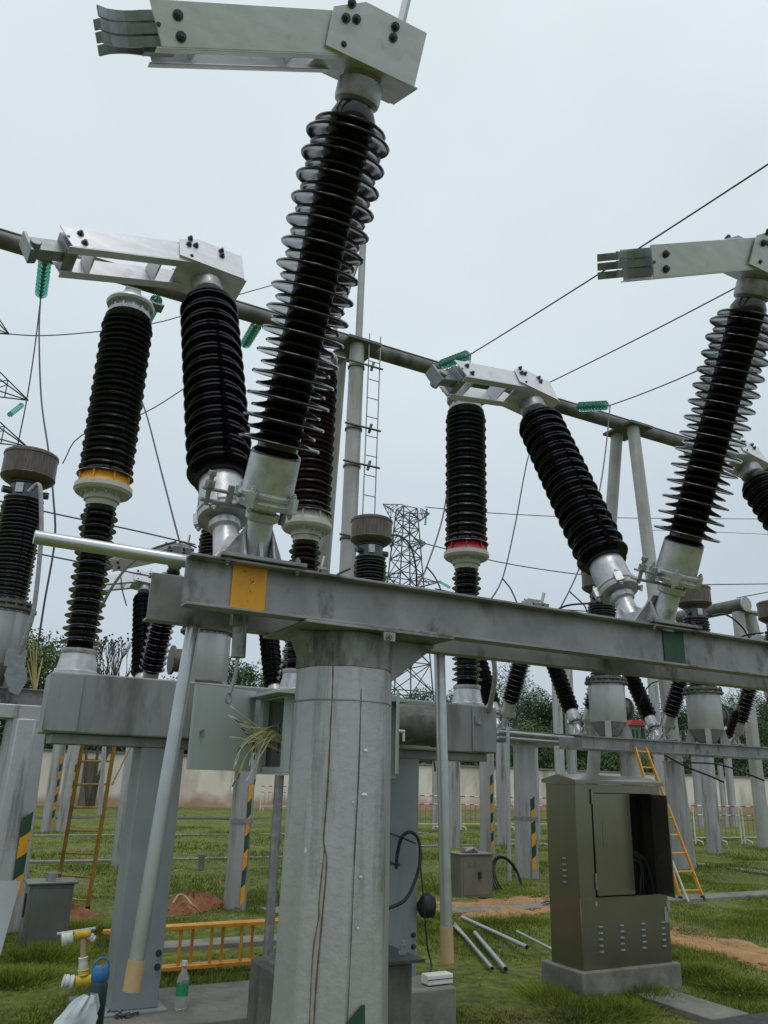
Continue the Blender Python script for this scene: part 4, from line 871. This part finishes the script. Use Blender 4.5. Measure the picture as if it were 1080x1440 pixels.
# white socket strip
p = aZ(624, 1384, .305); p = V((3.23, 5.14, .302)); t = thing('socket_strip', 'white boxy power strip lying on the right concrete block', 'power strip', p)
m = MB(); m.box(p+Z_*.035, (.20, .09, .06), (X_, Y_, Z_)); m.build('strip_body', whitep, t, bevel=.006)
m = MB(); m.bb(p.x-.103, p.x+.103, p.y-.048, p.y-.046, .338, .342); m.build('joint_line', darkm, t)
pc = p; 
wire('power_cord', smoothpts([p+V((-.09, .02, .04)), aY(607, 1360, 5.55), aY(601, 1330, 5.6), aY(596, 1270, 5.6), aY(592, 1225, 5.65), aY(590, 1195, 5.7)], 6), .006, 'thin cord rising from the white power strip', 'cord', mt=rubber)
# cable on leg
wire('black_cable_loop', smoothpts([aY(557, 1222, 5.72), aY(559, 1200, 5.72), aY(565, 1178, 5.70), aY(577, 1170, 5.68), aY(588, 1180, 5.66), aY(591, 1205, 5.62), aY(585, 1235, 5.6), aY(570, 1265, 5.55), aY(545, 1278, 5.45)], 7), .013, 'thick black cable looped against the right breaker leg', 'cable', mt=rubber)
m = MB(); m.tube(aY(545, 1170, 5.72), aY(585, 1186, 5.72), .007, n=8); m.tube(aY(549, 1213, 5.73), aY(562, 1216, 5.73), .012, n=8); tag(m.build('hook_rod', boltm, loc=aY(549, 1175, 5.72)), 'thin dark rod sticking out beside the black cable loop', 'rod')
p = aY(599, 1271, 5.75); m = MB(); m.lathe(p-Z_*.09, V((.1, 0, 1)), [(0, .02), (.0, .055), (.04, .075), (.10, .07), (.14, .05), (.165, .015)], 11); rb0 = random.Random(8)
m.v = [tuple(V(q)+V((rb0.uniform(-1, 1), rb0.uniform(-1, 1), rb0.uniform(-1, 1)))*.011) for q in m.v]
o = None; o = m.build('black_bag', darkm, loc=p, ang=60); tag(o, 'black lumpy bag hanging beside the right breaker leg', 'bag')
# coil of cable by the small box
for k in range(4):
    c = aY(712, 1240, 11.2); rr = .36-.03*k
    pts = [c + V((cos(a)*rr*.8-.05*k*0+.02*k, .15*sin(a)+.02*k, sin(a)*rr-.0+.02*k)) for a in [(-1.2+k*.5+ .4*i) for i in range(14)]]
    wire('cable_coil', smoothpts(pts, 3), .014, 'black and yellow cable loops rising beside the small steel box', 'cable', 'cable loops beside the small steel box', mt=rubber)
# marker stake, dirt mound
p = aZ(282, 1224, 0); m = MB(); m.box(p+Z_*.13, (.09, .09, .26)); tag(m.build('marker_stake', concrete, loc=p, bevel=.01), 'small pale concrete marker stake on the left lawn', 'marker')
p = aZ(393, 1188, 0); m = MB(); m.box(p+Z_*.13, (.08, .08, .26)); tag(m.build('marker_stake', concrete, loc=p, bevel=.01), 'small pale marker stake right of the mint cabinet post', 'marker')
def mound(cx, cy, rx, ry, h, label, seed, mt=soil):
    r_ = random.Random(seed); m = MB(); n, k = 26, 9; vs = []; fs = []
    for j in range(k+1):
        for i in range(n):
            a = 2*pi*i/n; f = j/k; jit = 1+.18*sin(3*a+seed)+.10*r_.uniform(-1, 1); zz = h*(cos(min(1, f)*pi/2)**1.2)*(1+.3*r_.uniform(-1, 1)) - .02*(f > .95)
            vs.append((cx+rx*f*cos(a)*jit, cy+ry*f*sin(a)*jit, zz))
    for j in range(k):
        for i in range(n): q = (i+1) % n; fs.append((j*n+i, (j+1)*n+i, (j+1)*n+q, j*n+q))
    m.add(vs, fs); return tag(m.build('soil_mound', mt, loc=(cx, cy, 0), ang=60), label, 'soil mound', 'heaps of dug soil')
g = aZ(270, 1278, 0); mound(g.x, g.y, .48, .35, .17, 'heap of red soil on the lawn right of the left breaker leg', 1)
g = aZ(98, 1292, 0); mound(g.x, g.y, .3, .25, .12, 'small heap of red soil by the grey box at left', 2)
wire('pale_root', smoothpts([aZ(243, 1270, .12), aZ(252, 1258, .2), aZ(262, 1262, .17), aZ(270, 1272, .14), aZ(283, 1283, .03)], 5), .012, 'pale curved offcut lying on the red soil heap', 'cord', mt=tapeb)
for k, (px, py, ll) in enumerate(((770, 1272, 'rusty scrap bar lying on the dirt left of the cabinet'),)):
    g = aZ(px, py, .03); m = MB()
    for j in range(5): a = g+V((rb.uniform(-.25, .25), rb.uniform(-.1, .1), 0)); m.path([a, a+V((.12, .03, .03)), a+V((.2, -.03, .01))], .015, 5)
    tag(m.build('scrap_metal', boltm, loc=g), ll, 'scrap')

# ------------------------------------------------------------------ barriers
GF = 'red and white site barriers'
def barrier(x, y, dx, dy, label):
    L_ = math.hypot(dx, dy); t = thing('site_barrier', label, 'barrier', (x, y, 0), GF); u = V((dx, dy, 0))/L_; o = V((x, y, 0)); v = Z_.cross(u)
    m = MB(); 
    for s in (0.02, L_-.02): m.tube(o+u*s+Z_*.02, o+u*s+Z_*1.1, .02, n=8)
    m.tube(o+Z_*.2, o+u*L_+Z_*.2, .015, n=6)
    for s in (0.0, L_*.5): m.path([o+u*(s+.1)-v*.2+Z_*.0, o+u*(s+.1)-v*.2+Z_*.09, o+u*(s+.1)+Z_*.13, o+u*(s+.1)+v*.2+Z_*.09, o+u*(s+.1)+v*.2], .018, 6)
    m.build('frame', whitep, t)
    m = MB(); n = 10
    for mm, q in ((redw, 0), (whitep, 1)):
        m = MB()
        for k in range(n):
            if k % 2 == q: m.tube(o+u*L_*k/n+Z_*1.08, o+u*L_*(k+1)/n+Z_*1.08, .022, n=8); m.tube(o+u*L_*k/n+Z_*.82, o+u*L_*(k+1)/n+Z_*.82, .016, n=8)
        m.build('rail', mm, t)
    m = MB()
    for k in range(1, 9): m.tube(o+u*L_*k/9+Z_*.2, o+u*L_*k/9+Z_*.82, .008, n=5)
    m.build('bars', redw, t)
g0 = aZ(575, 1168, 0)
for k in range(5): barrier(g0.x+k*2.0, g0.y, 1.9, 0, ('first', 'second', 'third', 'fourth', 'fifth')[k]+' barrier from the left of the row between breaker legs and cabinet')
g0 = aZ(978, 1188, 0)
for k in range(3): g = (g0.x+k*1.95, g0.y-k*.15); barrier(g[0], g[1], 1.85, -.15, ('first', 'second', 'third')[k]+' barrier from the left in the row at the right edge')
g0 = aZ(365, 1140, 0); barrier(g0.x, g0.y, 1.8, 0, 'lone barrier left of the central column near the far wall')

# ------------------------------------------------------------------ boundary wall
bw = thing('boundary_wall', 'long cream rendered boundary wall with brown splash stains at the back', 'wall', (40, 40.4, 0))
m = MB(); m.bb(-12, 160, 40.3, 40.55, -.2, 2.32); m.build('wall_panel', wallm, bw)
m = MB(); m.bb(-12, 160, 40.22, 40.62, 2.324, 2.42); m.build('coping', concrete, bw, bevel=.01)
m = MB()
recess = mat('brown_stained_pier', (.20, .17, .125), (.13, .115, .09), rough=.9, scale=2, dirt=(.08, .07, .05), dirtscale=(2, 2, .6), dirtlim=(.5, .7))
xs = [6.45]; 
while xs[-1] < 100: xs.append(xs[-1]+12.4)
for x in xs:
    m = MB(); m.bb(x-.32, x+.32, 40.16, 40.296, -.1, 2.05); m.build('pier', recess, bw, bevel=.02)

# ------------------------------------------------------------------ trees behind the wall
def leaf_crown(mb, c, rx, rz, n, ls, r_, shape=1.0):
    """many small leaf faces gathered in clumps through the crown"""
    cl_ = []
    for k in range(60):
        while True:
            p = V((r_.uniform(-1, 1), r_.uniform(-1, 1), r_.uniform(-1, 1)))
            if p.length < 1: break
        p = p.normalized()*(p.length**.45); cl_.append((V((p.x*rx, p.y*rx, p.z*rz)), r_.uniform(.18, .38)*rx))
    for k in range(n):
        cc, cr = cl_[r_.randrange(len(cl_))]; d = V((r_.gauss(0, 1), r_.gauss(0, 1), r_.gauss(0, .8))).normalized()*(cr*r_.random()**.35)
        p = V(c)+cc+d; a = V((r_.gauss(0, 1), r_.gauss(0, 1), r_.gauss(0, 1))).normalized(); b = a.cross(V((r_.gauss(0, 1), r_.gauss(0, 1), r_.gauss(0, 1)))).normalized(); s = ls*r_.uniform(.6, 1.3)
        mb.cm = 0 if r_.random() < .6 else 1
        mb.add([p-a*s-b*s*.5, p+b*s*.2-a*s*.1-b*s*.6, p+a*s+b*s*.1, p+b*s*.6-a*s*.1], [(0, 1, 2, 3)])
def tree_proto(seed, label, h, rx, rz, n, ls, mats_):
    r_ = random.Random(seed); t = thing('broadleaf_tree', label, 'tree', (0, 0, 0), 'trees beyond the boundary wall')
    m = MB(); m.path([(0, 0, 0), (.1, .05, h*.3), (0, .1, h*.55), (.1, 0, h*.8)], [.3, .22, .15, .06], 8)
    for k in range(7):
        a = r_.uniform(0, 6.28); z = h*r_.uniform(.25, .6); m.path([(0, 0, z), (cos(a)*rx*.4, sin(a)*rx*.4, z+rz*.5), (cos(a)*rx*.75, sin(a)*rx*.75, z+rz*.8)], [.11, .07, .02], 6)
    m.build('trunk', bark, t)
    m = MB(); leaf_crown(m, (0, 0, h-rz), rx, rz, n, ls, r_); m.build('crown', mats_, t, smooth=False)
    return t
protos = [(11, 8.5, 4.4, 4.1, 44000, .085, [leafd, leafm]), (12, 10.5, 5.0, 4.8, 50000, .09, [leafd, leafm]), (13, 6.5, 3.5, 3.1, 34000, .078, [leafm, leafd]), (14, 5.0, 3.2, 2.4, 24000, .078, [leafy, leafm])]
spots = [(62, 912, 44, 3, 'bright leafy bush behind the dry canes at left'),  # px of crown centre, top pixel y, depth Y, proto
 (50, 905, 50, 2, 'bright bushy tree at the left edge above the transformer beam'), (120, 985, 52, 2, 'low tree top behind the left leaning ladder'), (255, 985, 50, 2, 'low tree hidden behind the left breaker leg'),
 (335, 928, 47, 2, 'dark green tree below the hanging lever eye'), (385, 945, 52, 2, 'green tree left of the central column above the mint roof'), (582, 975, 56, 2, 'tree around the foot of the lattice tower'),
 (640, 1000, 60, 0, 'dark tree behind the red-ringed pole foot'), (700, 948, 56, 1, 'tallest rounded dark tree right of the red-ringed pole'), (752, 985, 54, 0, 'dark tree between the two leaning distant insulators'),
 (730, 1020, 46, 3, 'yellow-green bush above the paired silver pipes'), (680, 1010, 48, 2, 'mid green tree just left of the yellow-green bush'), (800, 1000, 56, 0, 'dark tree behind the thin post over the cabinet'),
 (860, 1015, 60, 0, 'dark tree mostly hidden by the nearer right-hand tank'), (930, 992, 62, 0, 'dark tree between the two right-hand tanks'), (1000, 985, 66, 1, 'dark tree behind the second right-hand tank'),
 (1060, 975, 70, 1, 'dark tree at the right photo edge'), (1030, 1010, 58, 0, 'low dark tree left of the tall right-hand column'), (888, 1040, 46, 3, 'low dark bush in front of the little red-roofed building'), (430, 985, 55, 0, 'tree hidden behind the central column'), (500, 1000, 58, 0, 'tree behind the right part of the central column'), (190, 1000, 56, 2, 'low dark tree left of the left breaker leg')]
pr_obj = {}
for i, (px, py, yy, k, lb) in enumerate(spots):
    p = aY(px, py, yy); sd_, h, rx, rz, n, ls, mt_ = protos[k]
    if k not in pr_obj: o = pr_obj[k] = tree_proto(sd_, lb, h, rx, rz, n, ls, mt_)
    else: o = copy_tree(pr_obj[k]); o['label'] = lb
    s = p.z/h*.97; o.location = (p.x, yy, -.05); o.scale = (s*(1.0+.15*((i*7) % 5-2)/2), s*1.0, s); o.rotation_euler = (0, 0, i*1.3)
m = MB(); r_ = random.Random(9)
for k in range(45000):
    x = r_.uniform(-2, 90); hh_ = 2.9+.5*sin(x*.7)+.4*sin(x*1.9+1); z = r_.uniform(0, hh_); y = 43+r_.uniform(-1.2, 1.2); a = V((r_.gauss(0, 1), r_.gauss(0, 1), r_.gauss(0, 1))).normalized(); b = a.cross(V((r_.gauss(0, 1), r_.gauss(0, 1), r_.gauss(0, 1)))).normalized(); s = .14
    m.cm = 0 if r_.random() < .7 else 1; p = V((x, y, z)); m.add([p-a*s, p+b*s*.5, p+a*s, p-b*s*.5], [(0, 1, 2, 3)])
struct(m.build('hedge_foliage', [leafd, leafm], loc=(40, 43, 0), smooth=False), 'stuff')
bpy.data.objects['hedge_foliage']['label'] = 'dark hedge growing along behind the boundary wall'; bpy.data.objects['hedge_foliage']['category'] = 'hedge'
# bare tree
bp = aY(152, 960, 38); r_ = random.Random(4); t = thing('bare_tree', 'leafless twiggy tree seen behind the left end of the breaker housing', 'tree', (bp.x, 38.8, 0))
m = MB(); lf = MB(); topz = aY(152, 868, 38).z
def branch(p, d, ln, r, dep):
    q = p+d*ln; mid = p.lerp(q, .5)+V((r_.uniform(-1, 1), r_.uniform(-1, 1), 0))*ln*.06; m.path([p, mid, q], [r, r*.85, r*.65], 5)
    if dep == 0:
        for _ in range(1): c = q+V((r_.gauss(0, .15), r_.gauss(0, .15), r_.gauss(0, .15))); lf.add([c, c+V((.07, .02, .03)), c+V((.05, 0, .11)), c+V((-.03, .03, .07))], [(0, 1, 2, 3)])
        return
    for _ in range(3 if dep > 1 else 2):
        nd = (d+V((r_.uniform(-.42, .42), r_.uniform(-.3, .3), r_.uniform(.0, .45)))).normalized(); branch(q, nd, ln*.74, r*.62, dep-1)
for k in range(3): branch(V((bp.x+.1*k, 38.8, 0)), V((.16*(k-1), .05, 1)).normalized(), topz*.30, .09, 4)
m.build('trunk', bark, t); lf.build('leaves', leafd, t, smooth=False)
# yellow canes at the left
t = thing('cane_plant', 'tuft of dry yellow canes leaning beside the left transformer beam', 'plant', aY(48, 976, 9.9)); 
for k, (px, py) in enumerate(((40, 895), (46, 890), (52, 905), (60, 925), (38, 930), (56, 938))):
    m = MB(); m.tube(aY(49, 976, 10.2), aY(px, py, 10.2+.1*k), .013, .006, n=6); m.build('cane', bambo, t)
t['label'] = 'tuft of dry yellow canes leaning beside the left transformer beam'
# sheds behind the wall
b0 = aY(896, 1035, 48); t = thing('small_building', 'little green building with a red roof glimpsed between the right-hand tanks', 'building', (b0.x, 48, 0)); zt = aY(888, 1020, 48).z
m = MB(); m.bb(b0.x-.7, b0.x+.7, 48, 51, 0, zt); m.build('wall', paleg, t); m = MB(); m.prism([(-.85, 0), (.85, 0), (.6, .4), (-.6, .4)], (b0.x, 49.5, zt+.003), X_, Z_, Y_, 3.4); m.build('roof', redroof, t, bevel=.02)
m = MB()
for k in (-1, 0, 1): m.bb(b0.x+k*.42-.11, b0.x+k*.42+.11, 47.97, 47.998, zt-1.1, zt-.3)
m.build('window', darkm, t)

# ------------------------------------------------------------------ ground
NX, NY = 150, 170
gx0, gx1, gy0, gy1 = -4, 26, 2, 40
def bump(x, y): return .02*sin(x*2.1+.7*y)+.018*sin(y*3.1-x*.8)+.012*sin(x*5.3)*sin(y*4.7)
# (x0,x1,y0,y1) hard strips: z, material
strips = [('road', 4.6, 40, 3.2, 4.62, asphalt, 'dark road'), ('path', 5.22, 5.62, 4.626, 5.378, concrete, ''), ('path', 5.905, 40, 9.25, 9.62, concrete, ''), ('path', -8, 9, 16.4, 16.62, concrete, ''), ('path', -8, 14, 22.6, 22.85, concrete, ''),
          ('drain', -10, 120, 30.3, 31.4, asphalt, ''), ('path', 14.9, 15.3, 9.63, 20, concrete, ''), ('path', 3.9, 5.8, 9.9, 10.35, concrete, ''), ('path', 9.3, 14.88, 18.4, 18.65, concrete, ''), ('path', 1.9, 3.6, 8.35, 8.65, concrete, '')]
g = MB(); 
vs = []; 
xs = [-250, -60]+[gx0+(gx1-gx0)*i/NX for i in range(NX+1)]+[60, 140, 400]; ys = [-60]+[gy0+(gy1-gy0)*j/NY for j in range(NY+1)]+[60, 200, 900]
def flat(x, y):
    for s in strips:
        if s[1]-.12 < x < s[2]+.12 and s[3]-.12 < y < s[4]+.12: return 0
    return 1
for y in ys:
    for x in xs: vs.append((x, y, (bump(x, y) if flat(x, y) else -.015) if gx0 <= x <= gx1 and gy0 <= y <= gy1 else 0))
n_ = len(xs); fs = [(j*n_+i, j*n_+i+1, (j+1)*n_+i+1, (j+1)*n_+i) for j in range(len(ys)-1) for i in range(n_-1)]
g.add(vs, fs); struct(g.build('ground', turf, ang=80))
for nm, a, b, c, d, mt_, _ in strips:
    m = MB(); m.bb(a, b, c, d, -.08, .026 if nm == 'road' or d > 16 else .032); struct(m.build(nm, mt_, loc=((a+b)/2, (c+d)/2, 0), bevel=.008))
def patch(poly, z, mt_, name):
    m = MB(); r_ = random.Random(len(poly)); c = sum((V((*p, 0)) for p in poly), V((0, 0, 0)))/len(poly); pts = []
    n = len(poly)
    for i in range(n):
        a = V((*poly[i], 0)); b = V((*poly[(i+1) % n], 0))
        for k in range(8): q = a.lerp(b, k/8); pts.append(q+(q-c).normalized()*r_.uniform(-.22, .16))
    N_ = len(pts); rings = [[V((c.x+(p.x-c.x)*f, c.y+(p.y-c.y)*f, z*(1-f**6)+bump(p.x, p.y)*1.0*f - .04*(f == 1)+.012*r_.uniform(-1, 1))) for p in pts] for f in (.3, .6, .85, .95, 1.0)]
    vs = [V((c.x, c.y, z))]+[p for r in rings for p in r]; fs = [(0, 1+i, 1+(i+1) % N_) for i in range(N_)]
    for j in range(4):
        for i in range(N_): k = (i+1) % N_; fs.append((1+j*N_+i, 1+(j+1)*N_+i, 1+(j+1)*N_+k, 1+j*N_+k))
    m.add(vs, fs); return struct(m.build(name, mt_, loc=(c.x, c.y, 0), ang=60))
patch([(7.2, 4.4), (8.0, 4.4), (8.05, 6.3), (7.85, 7.9), (7.2, 7.9), (7.2, 6)], .045, sandy, 'bare_soil')
patch([(5.8, 8.75), (6.6, 8.6), (7.3, 9.0), (8.6, 9.3), (8.5, 10.2), (7.2, 10.4), (6.7, 9.8), (6.2, 10.2), (5.9, 9.5)], .03, sandy, 'bare_soil')
avoid = [(s[1], s[2], s[3], s[4]) for s in strips if s[4] < 15] + [(7.4, 7.85, 4.8, 7.3), (6.0, 8.3, 9.0, 10.1), (1.08, 2.6, 5.45, 6.35), (2.6, 3.32, 5.04, 5.42), (2.95, 3.5, 5.42, 6.2), (4.73, 5.87, 5.42, 6.0), (1.66, 2.42, 4.09, 4.5)]
import numpy as np
rg = np.random.default_rng(5)
def grass(nb, region, hmin, hmax, wd, name, label, clump=0.):
    xa, xb, ya, yb = region
    x = rg.uniform(xa, xb, nb*2); y = ya+(yb-ya)*rg.random(nb*2)**1.3
    # density modulated in patches
    dens = .5+.25*np.sin(x*1.7+y*.6)+.25*np.sin(y*2.3-x*1.1+1.0)+.2*np.sin(x*4.1)*np.sin(y*3.7)
    # keep only what the camera can see (a little wider)
    az = np.arctan2(x, y)-AZ; keep = (np.abs(az) < radians(31)) & (rg.random(nb*2) < np.clip(dens+.25, .12, 1))
    for a, b, c, d in avoid: keep &= ~((x > a-.02) & (x < b+.02) & (y > c-.02) & (y < d+.02))
    x = x[keep][:nb]; y = y[keep][:nb]; n = len(x); dens = np.clip(dens[keep][:nb], .2, 1.2)
    z = .02*np.sin(x*2.1+.7*y)+.018*np.sin(y*3.1-x*.8)+.012*np.sin(x*5.3)*np.sin(y*4.7)-.005
    h = (hmin+(hmax-hmin)*rg.random(n)**2)*dens; th = rg.uniform(0, 2*np.pi, n); ln = rg.uniform(0, .8, n)*h; la = rg.uniform(0, 2*np.pi, n); w_ = wd*rg.uniform(.7, 1.3, n)
    co = np.empty((n, 3, 3)); co[:, 0] = np.stack([x-np.cos(th)*w_, y-np.sin(th)*w_, z], 1); co[:, 1] = np.stack([x+np.cos(th)*w_, y+np.sin(th)*w_, z], 1)
    co[:, 2] = np.stack([x+np.cos(la)*ln, y+np.sin(la)*ln, z+h], 1)
    me = bpy.data.meshes.new(name); me.vertices.add(n*3); me.vertices.foreach_set('co', co.reshape(-1)); me.loops.add(n*3); me.loops.foreach_set('vertex_index', np.arange(n*3, dtype=np.int32))
    me.polygons.add(n); me.polygons.foreach_set('loop_start', np.arange(0, n*3, 3, dtype=np.int32)); me.polygons.foreach_set('loop_total', np.full(n, 3, dtype=np.int32)); me.materials.append(blade); me.update(calc_edges=True)
    o = bpy.data.objects.new(name, me); COL.objects.link(o); o['kind'] = 'stuff'; o['label'] = label; o['category'] = 'grass'; return o
grass(170000, (0, 13, 4.3, 12), .03, .085, .0045, 'grass', 'short green grass on the lawn around the apparatus')
grass(90000, (0, 26, 11, 26), .04, .11, .010, 'far_grass', 'grass of the farther lawn up to the boundary wall')
# taller tufts along the edges
def tufts(centres, name, label):
    cs = []
    for (cx, cy, rad, k, hh_) in centres:
        n = int(k*1.3); r = rad*1.25*(1+.25*np.sin(rg.uniform(0, 6, 1)+7*rg.random(n)))*np.sqrt(rg.random(n)); a = rg.uniform(0, 2*np.pi, n); x = cx+r*np.cos(a); y = cy+r*np.sin(a); h = hh_*.72*(1-.45*r/rad)*rg.uniform(.3, 1.15, n); th = rg.uniform(0, 6.28, n); w_ = .004*np.ones(n)
        lx_ = (x-cx)*.25+rg.normal(0, .045, n); ly = (y-cy)*.25+rg.normal(0, .045, n); co = np.empty((n, 3, 3)); co[:, 0] = np.stack([x-np.cos(th)*w_, y-np.sin(th)*w_, 0*x], 1); co[:, 1] = np.stack([x+np.cos(th)*w_, y+np.sin(th)*w_, 0*x], 1); co[:, 2] = np.stack([x+lx_, y+ly, h], 1); cs.append(co)
    co = np.concatenate(cs); n = len(co); me = bpy.data.meshes.new(name); me.vertices.add(n*3); me.vertices.foreach_set('co', co.reshape(-1)); me.loops.add(n*3); me.loops.foreach_set('vertex_index', np.arange(n*3, dtype=np.int32))
    me.polygons.add(n); me.polygons.foreach_set('loop_start', np.arange(0, n*3, 3, dtype=np.int32)); me.polygons.foreach_set('loop_total', np.full(n, 3, dtype=np.int32)); me.materials.append(blade); me.update(calc_edges=True)
    o = bpy.data.objects.new(name, me); COL.objects.link(o); o['kind'] = 'stuff'; o['label'] = label; o['category'] = 'grass'
tc_ = []
for px, py, rad, k, h in ((905, 1400, .22, 1800, .16), (940, 1350, .2, 1500, .16), (985, 1370, .25, 2000, .15), (1030, 1385, .22, 1500, .12), (790, 1405, .3, 2500, .16), (820, 1425, .25, 2000, .12), (750, 1300, .3, 1800, .17), (690, 1300, .25, 1400, .16), (640, 1310, .25, 1400, .15),
                          (120, 1310, .35, 2500, .18), (60, 1345, .3, 2500, .2), (20, 1380, .3, 2500, .16), (620, 1290, .2, 1200, .14), (860, 1420, .25, 1800, .12), (960, 1320, .2, 1500, .12), (590, 1300, .2, 1000, .14)):
    g_ = aZ(px, py, 0); tc_.append((g_.x, g_.y, rad, k, h))
tufts([(aZ(px, py, 0).x, aZ(px, py, 0).y, rad, k, h) for px, py, rad, k, h in ((1000, 1325, .35, 1600, .12), (1040, 1335, .3, 1400, .10), (960, 1310, .25, 900, .10), (70, 1335, .25, 900, .10), (700, 1425, .3, 900, .07), (145, 1325, .25, 800, .10), (625, 1420, .2, 500, .06))], 'dry_grass_tufts', 'dry straw-coloured grass patches')
bpy.data.objects['dry_grass_tufts'].data.materials[0] = mat('dry_grass', (.22, .18, .08), (.14, .13, .05), rough=.9)
tufts(tc_, 'grass_tufts', 'taller grass tufts along the paths and plinth')

m = MB(); rc_ = random.Random(21)
def clod(x, y, z, r):
    vs = []
    for (a, b, c) in ((1, 0, 0), (0, 1, 0), (-1, 0, 0), (0, -1, 0), (0, 0, 1), (0, 0, -1)): k = r*rc_.uniform(.5, 1.2); vs.append((x+a*k, y+b*k, z+c*k*.7))
    m.add(vs, [(0, 1, 4), (1, 2, 4), (2, 3, 4), (3, 0, 4), (1, 0, 5), (2, 1, 5), (3, 2, 5), (0, 3, 5)])
for k in range(900):
    u = rc_.random()
    if u < .4: x, y = rc_.uniform(5.8, 8.6), rc_.uniform(8.6, 10.4); z = .03
    elif u < .75: x, y = rc_.uniform(7.1, 8.1), rc_.uniform(4.7, 7.6); z = .035
    elif u < .87: g_ = aZ(270, 1278, 0); x, y = g_.x+rc_.gauss(0, .32), g_.y+rc_.gauss(0, .25); z = .04+.1*max(0, 1-(abs(x-g_.x)+abs(y-g_.y))*2)
    else: x, y = rc_.uniform(2, 7), rc_.uniform(4.6, 8); z = .01
    m.cm = 0 if .75 < u < .87 else 1; clod(x, y, z, rc_.uniform(.006, .026)*(1.2 if u < .87 else .5))
o = struct(m.build('soil_clods', [soil, sandy], loc=(7, 7, 0), smooth=False), 'stuff'); o['label'] = 'loose earth clods scattered over the bare soil'; o['category'] = 'soil'

for k, (pts, r, lb) in enumerate(((((935, 1062, 12.2), (965, 1078, 12), (1000, 1092, 11.8), (1018, 1100, 11.7)), .02, 'dark cable dipping below the beam at right, left of the barriers'),
                                  (((960, 1072, 12.3), (1010, 1075, 12), (1050, 1088, 11.6), (1075, 1098, 11.4)), .018, 'dark cable under the beam running to the right photo edge'),
                                  (((1015, 950, 11), (1050, 956, 11), (1090, 960, 11)), .015, 'thin cable over the tanks at the right edge'),
                                  (((612, 1085, 9), (610, 1055, 9), (618, 1044, 9)), .012, 'short curled cable under the breaker housing end'),
                                  (((744, 1010, 14), (742, 990, 14), (730, 1000, 14), (715, 1035, 14), (690, 1040, 14)), .02, 'slack dark cable behind the paired pipes'))):
    wire('slung_cable', smoothpts([aY(*p) for p in pts], 6), r, lb, 'cable', 'slung cables of the rear rows', mt=rubber)
for px, py, r, h, lb in ((1068, 1162, .16, 3.2, 'slim distant post at the very right photo edge'), (612, 1165, .12, 2.4, 'thin distant post left of the hanging upright pipe'), (757, 1180, .07, 2.6, 'thin conduit post left of the steel cabinet'), (1021, 1163, .12, 2.6, 'thin distant post left of the tall right gantry column')):
    g_ = aZ(px, py, 0); post(g_.x, g_.y, r, h, lb)
t = thing('steel_beam', 'far thin busbar beam on slim posts near the right edge', 'beam', (26, 25.5, 2.9), 'steel beams of the rear equipment rows')
m = MB(); m.bb(17, 40, 25.4, 25.6, 2.9, 3.08); m.build('bar', gantp, t)
for k in range(5):
    m = MB(); o_ = V((19+2.4*k, 25.5, 3.08)); m.lathe(o_, Z_, shed_profile(0, .9, 7, .13, .11, .07), 14); m.build('insulator', porcelain, t)
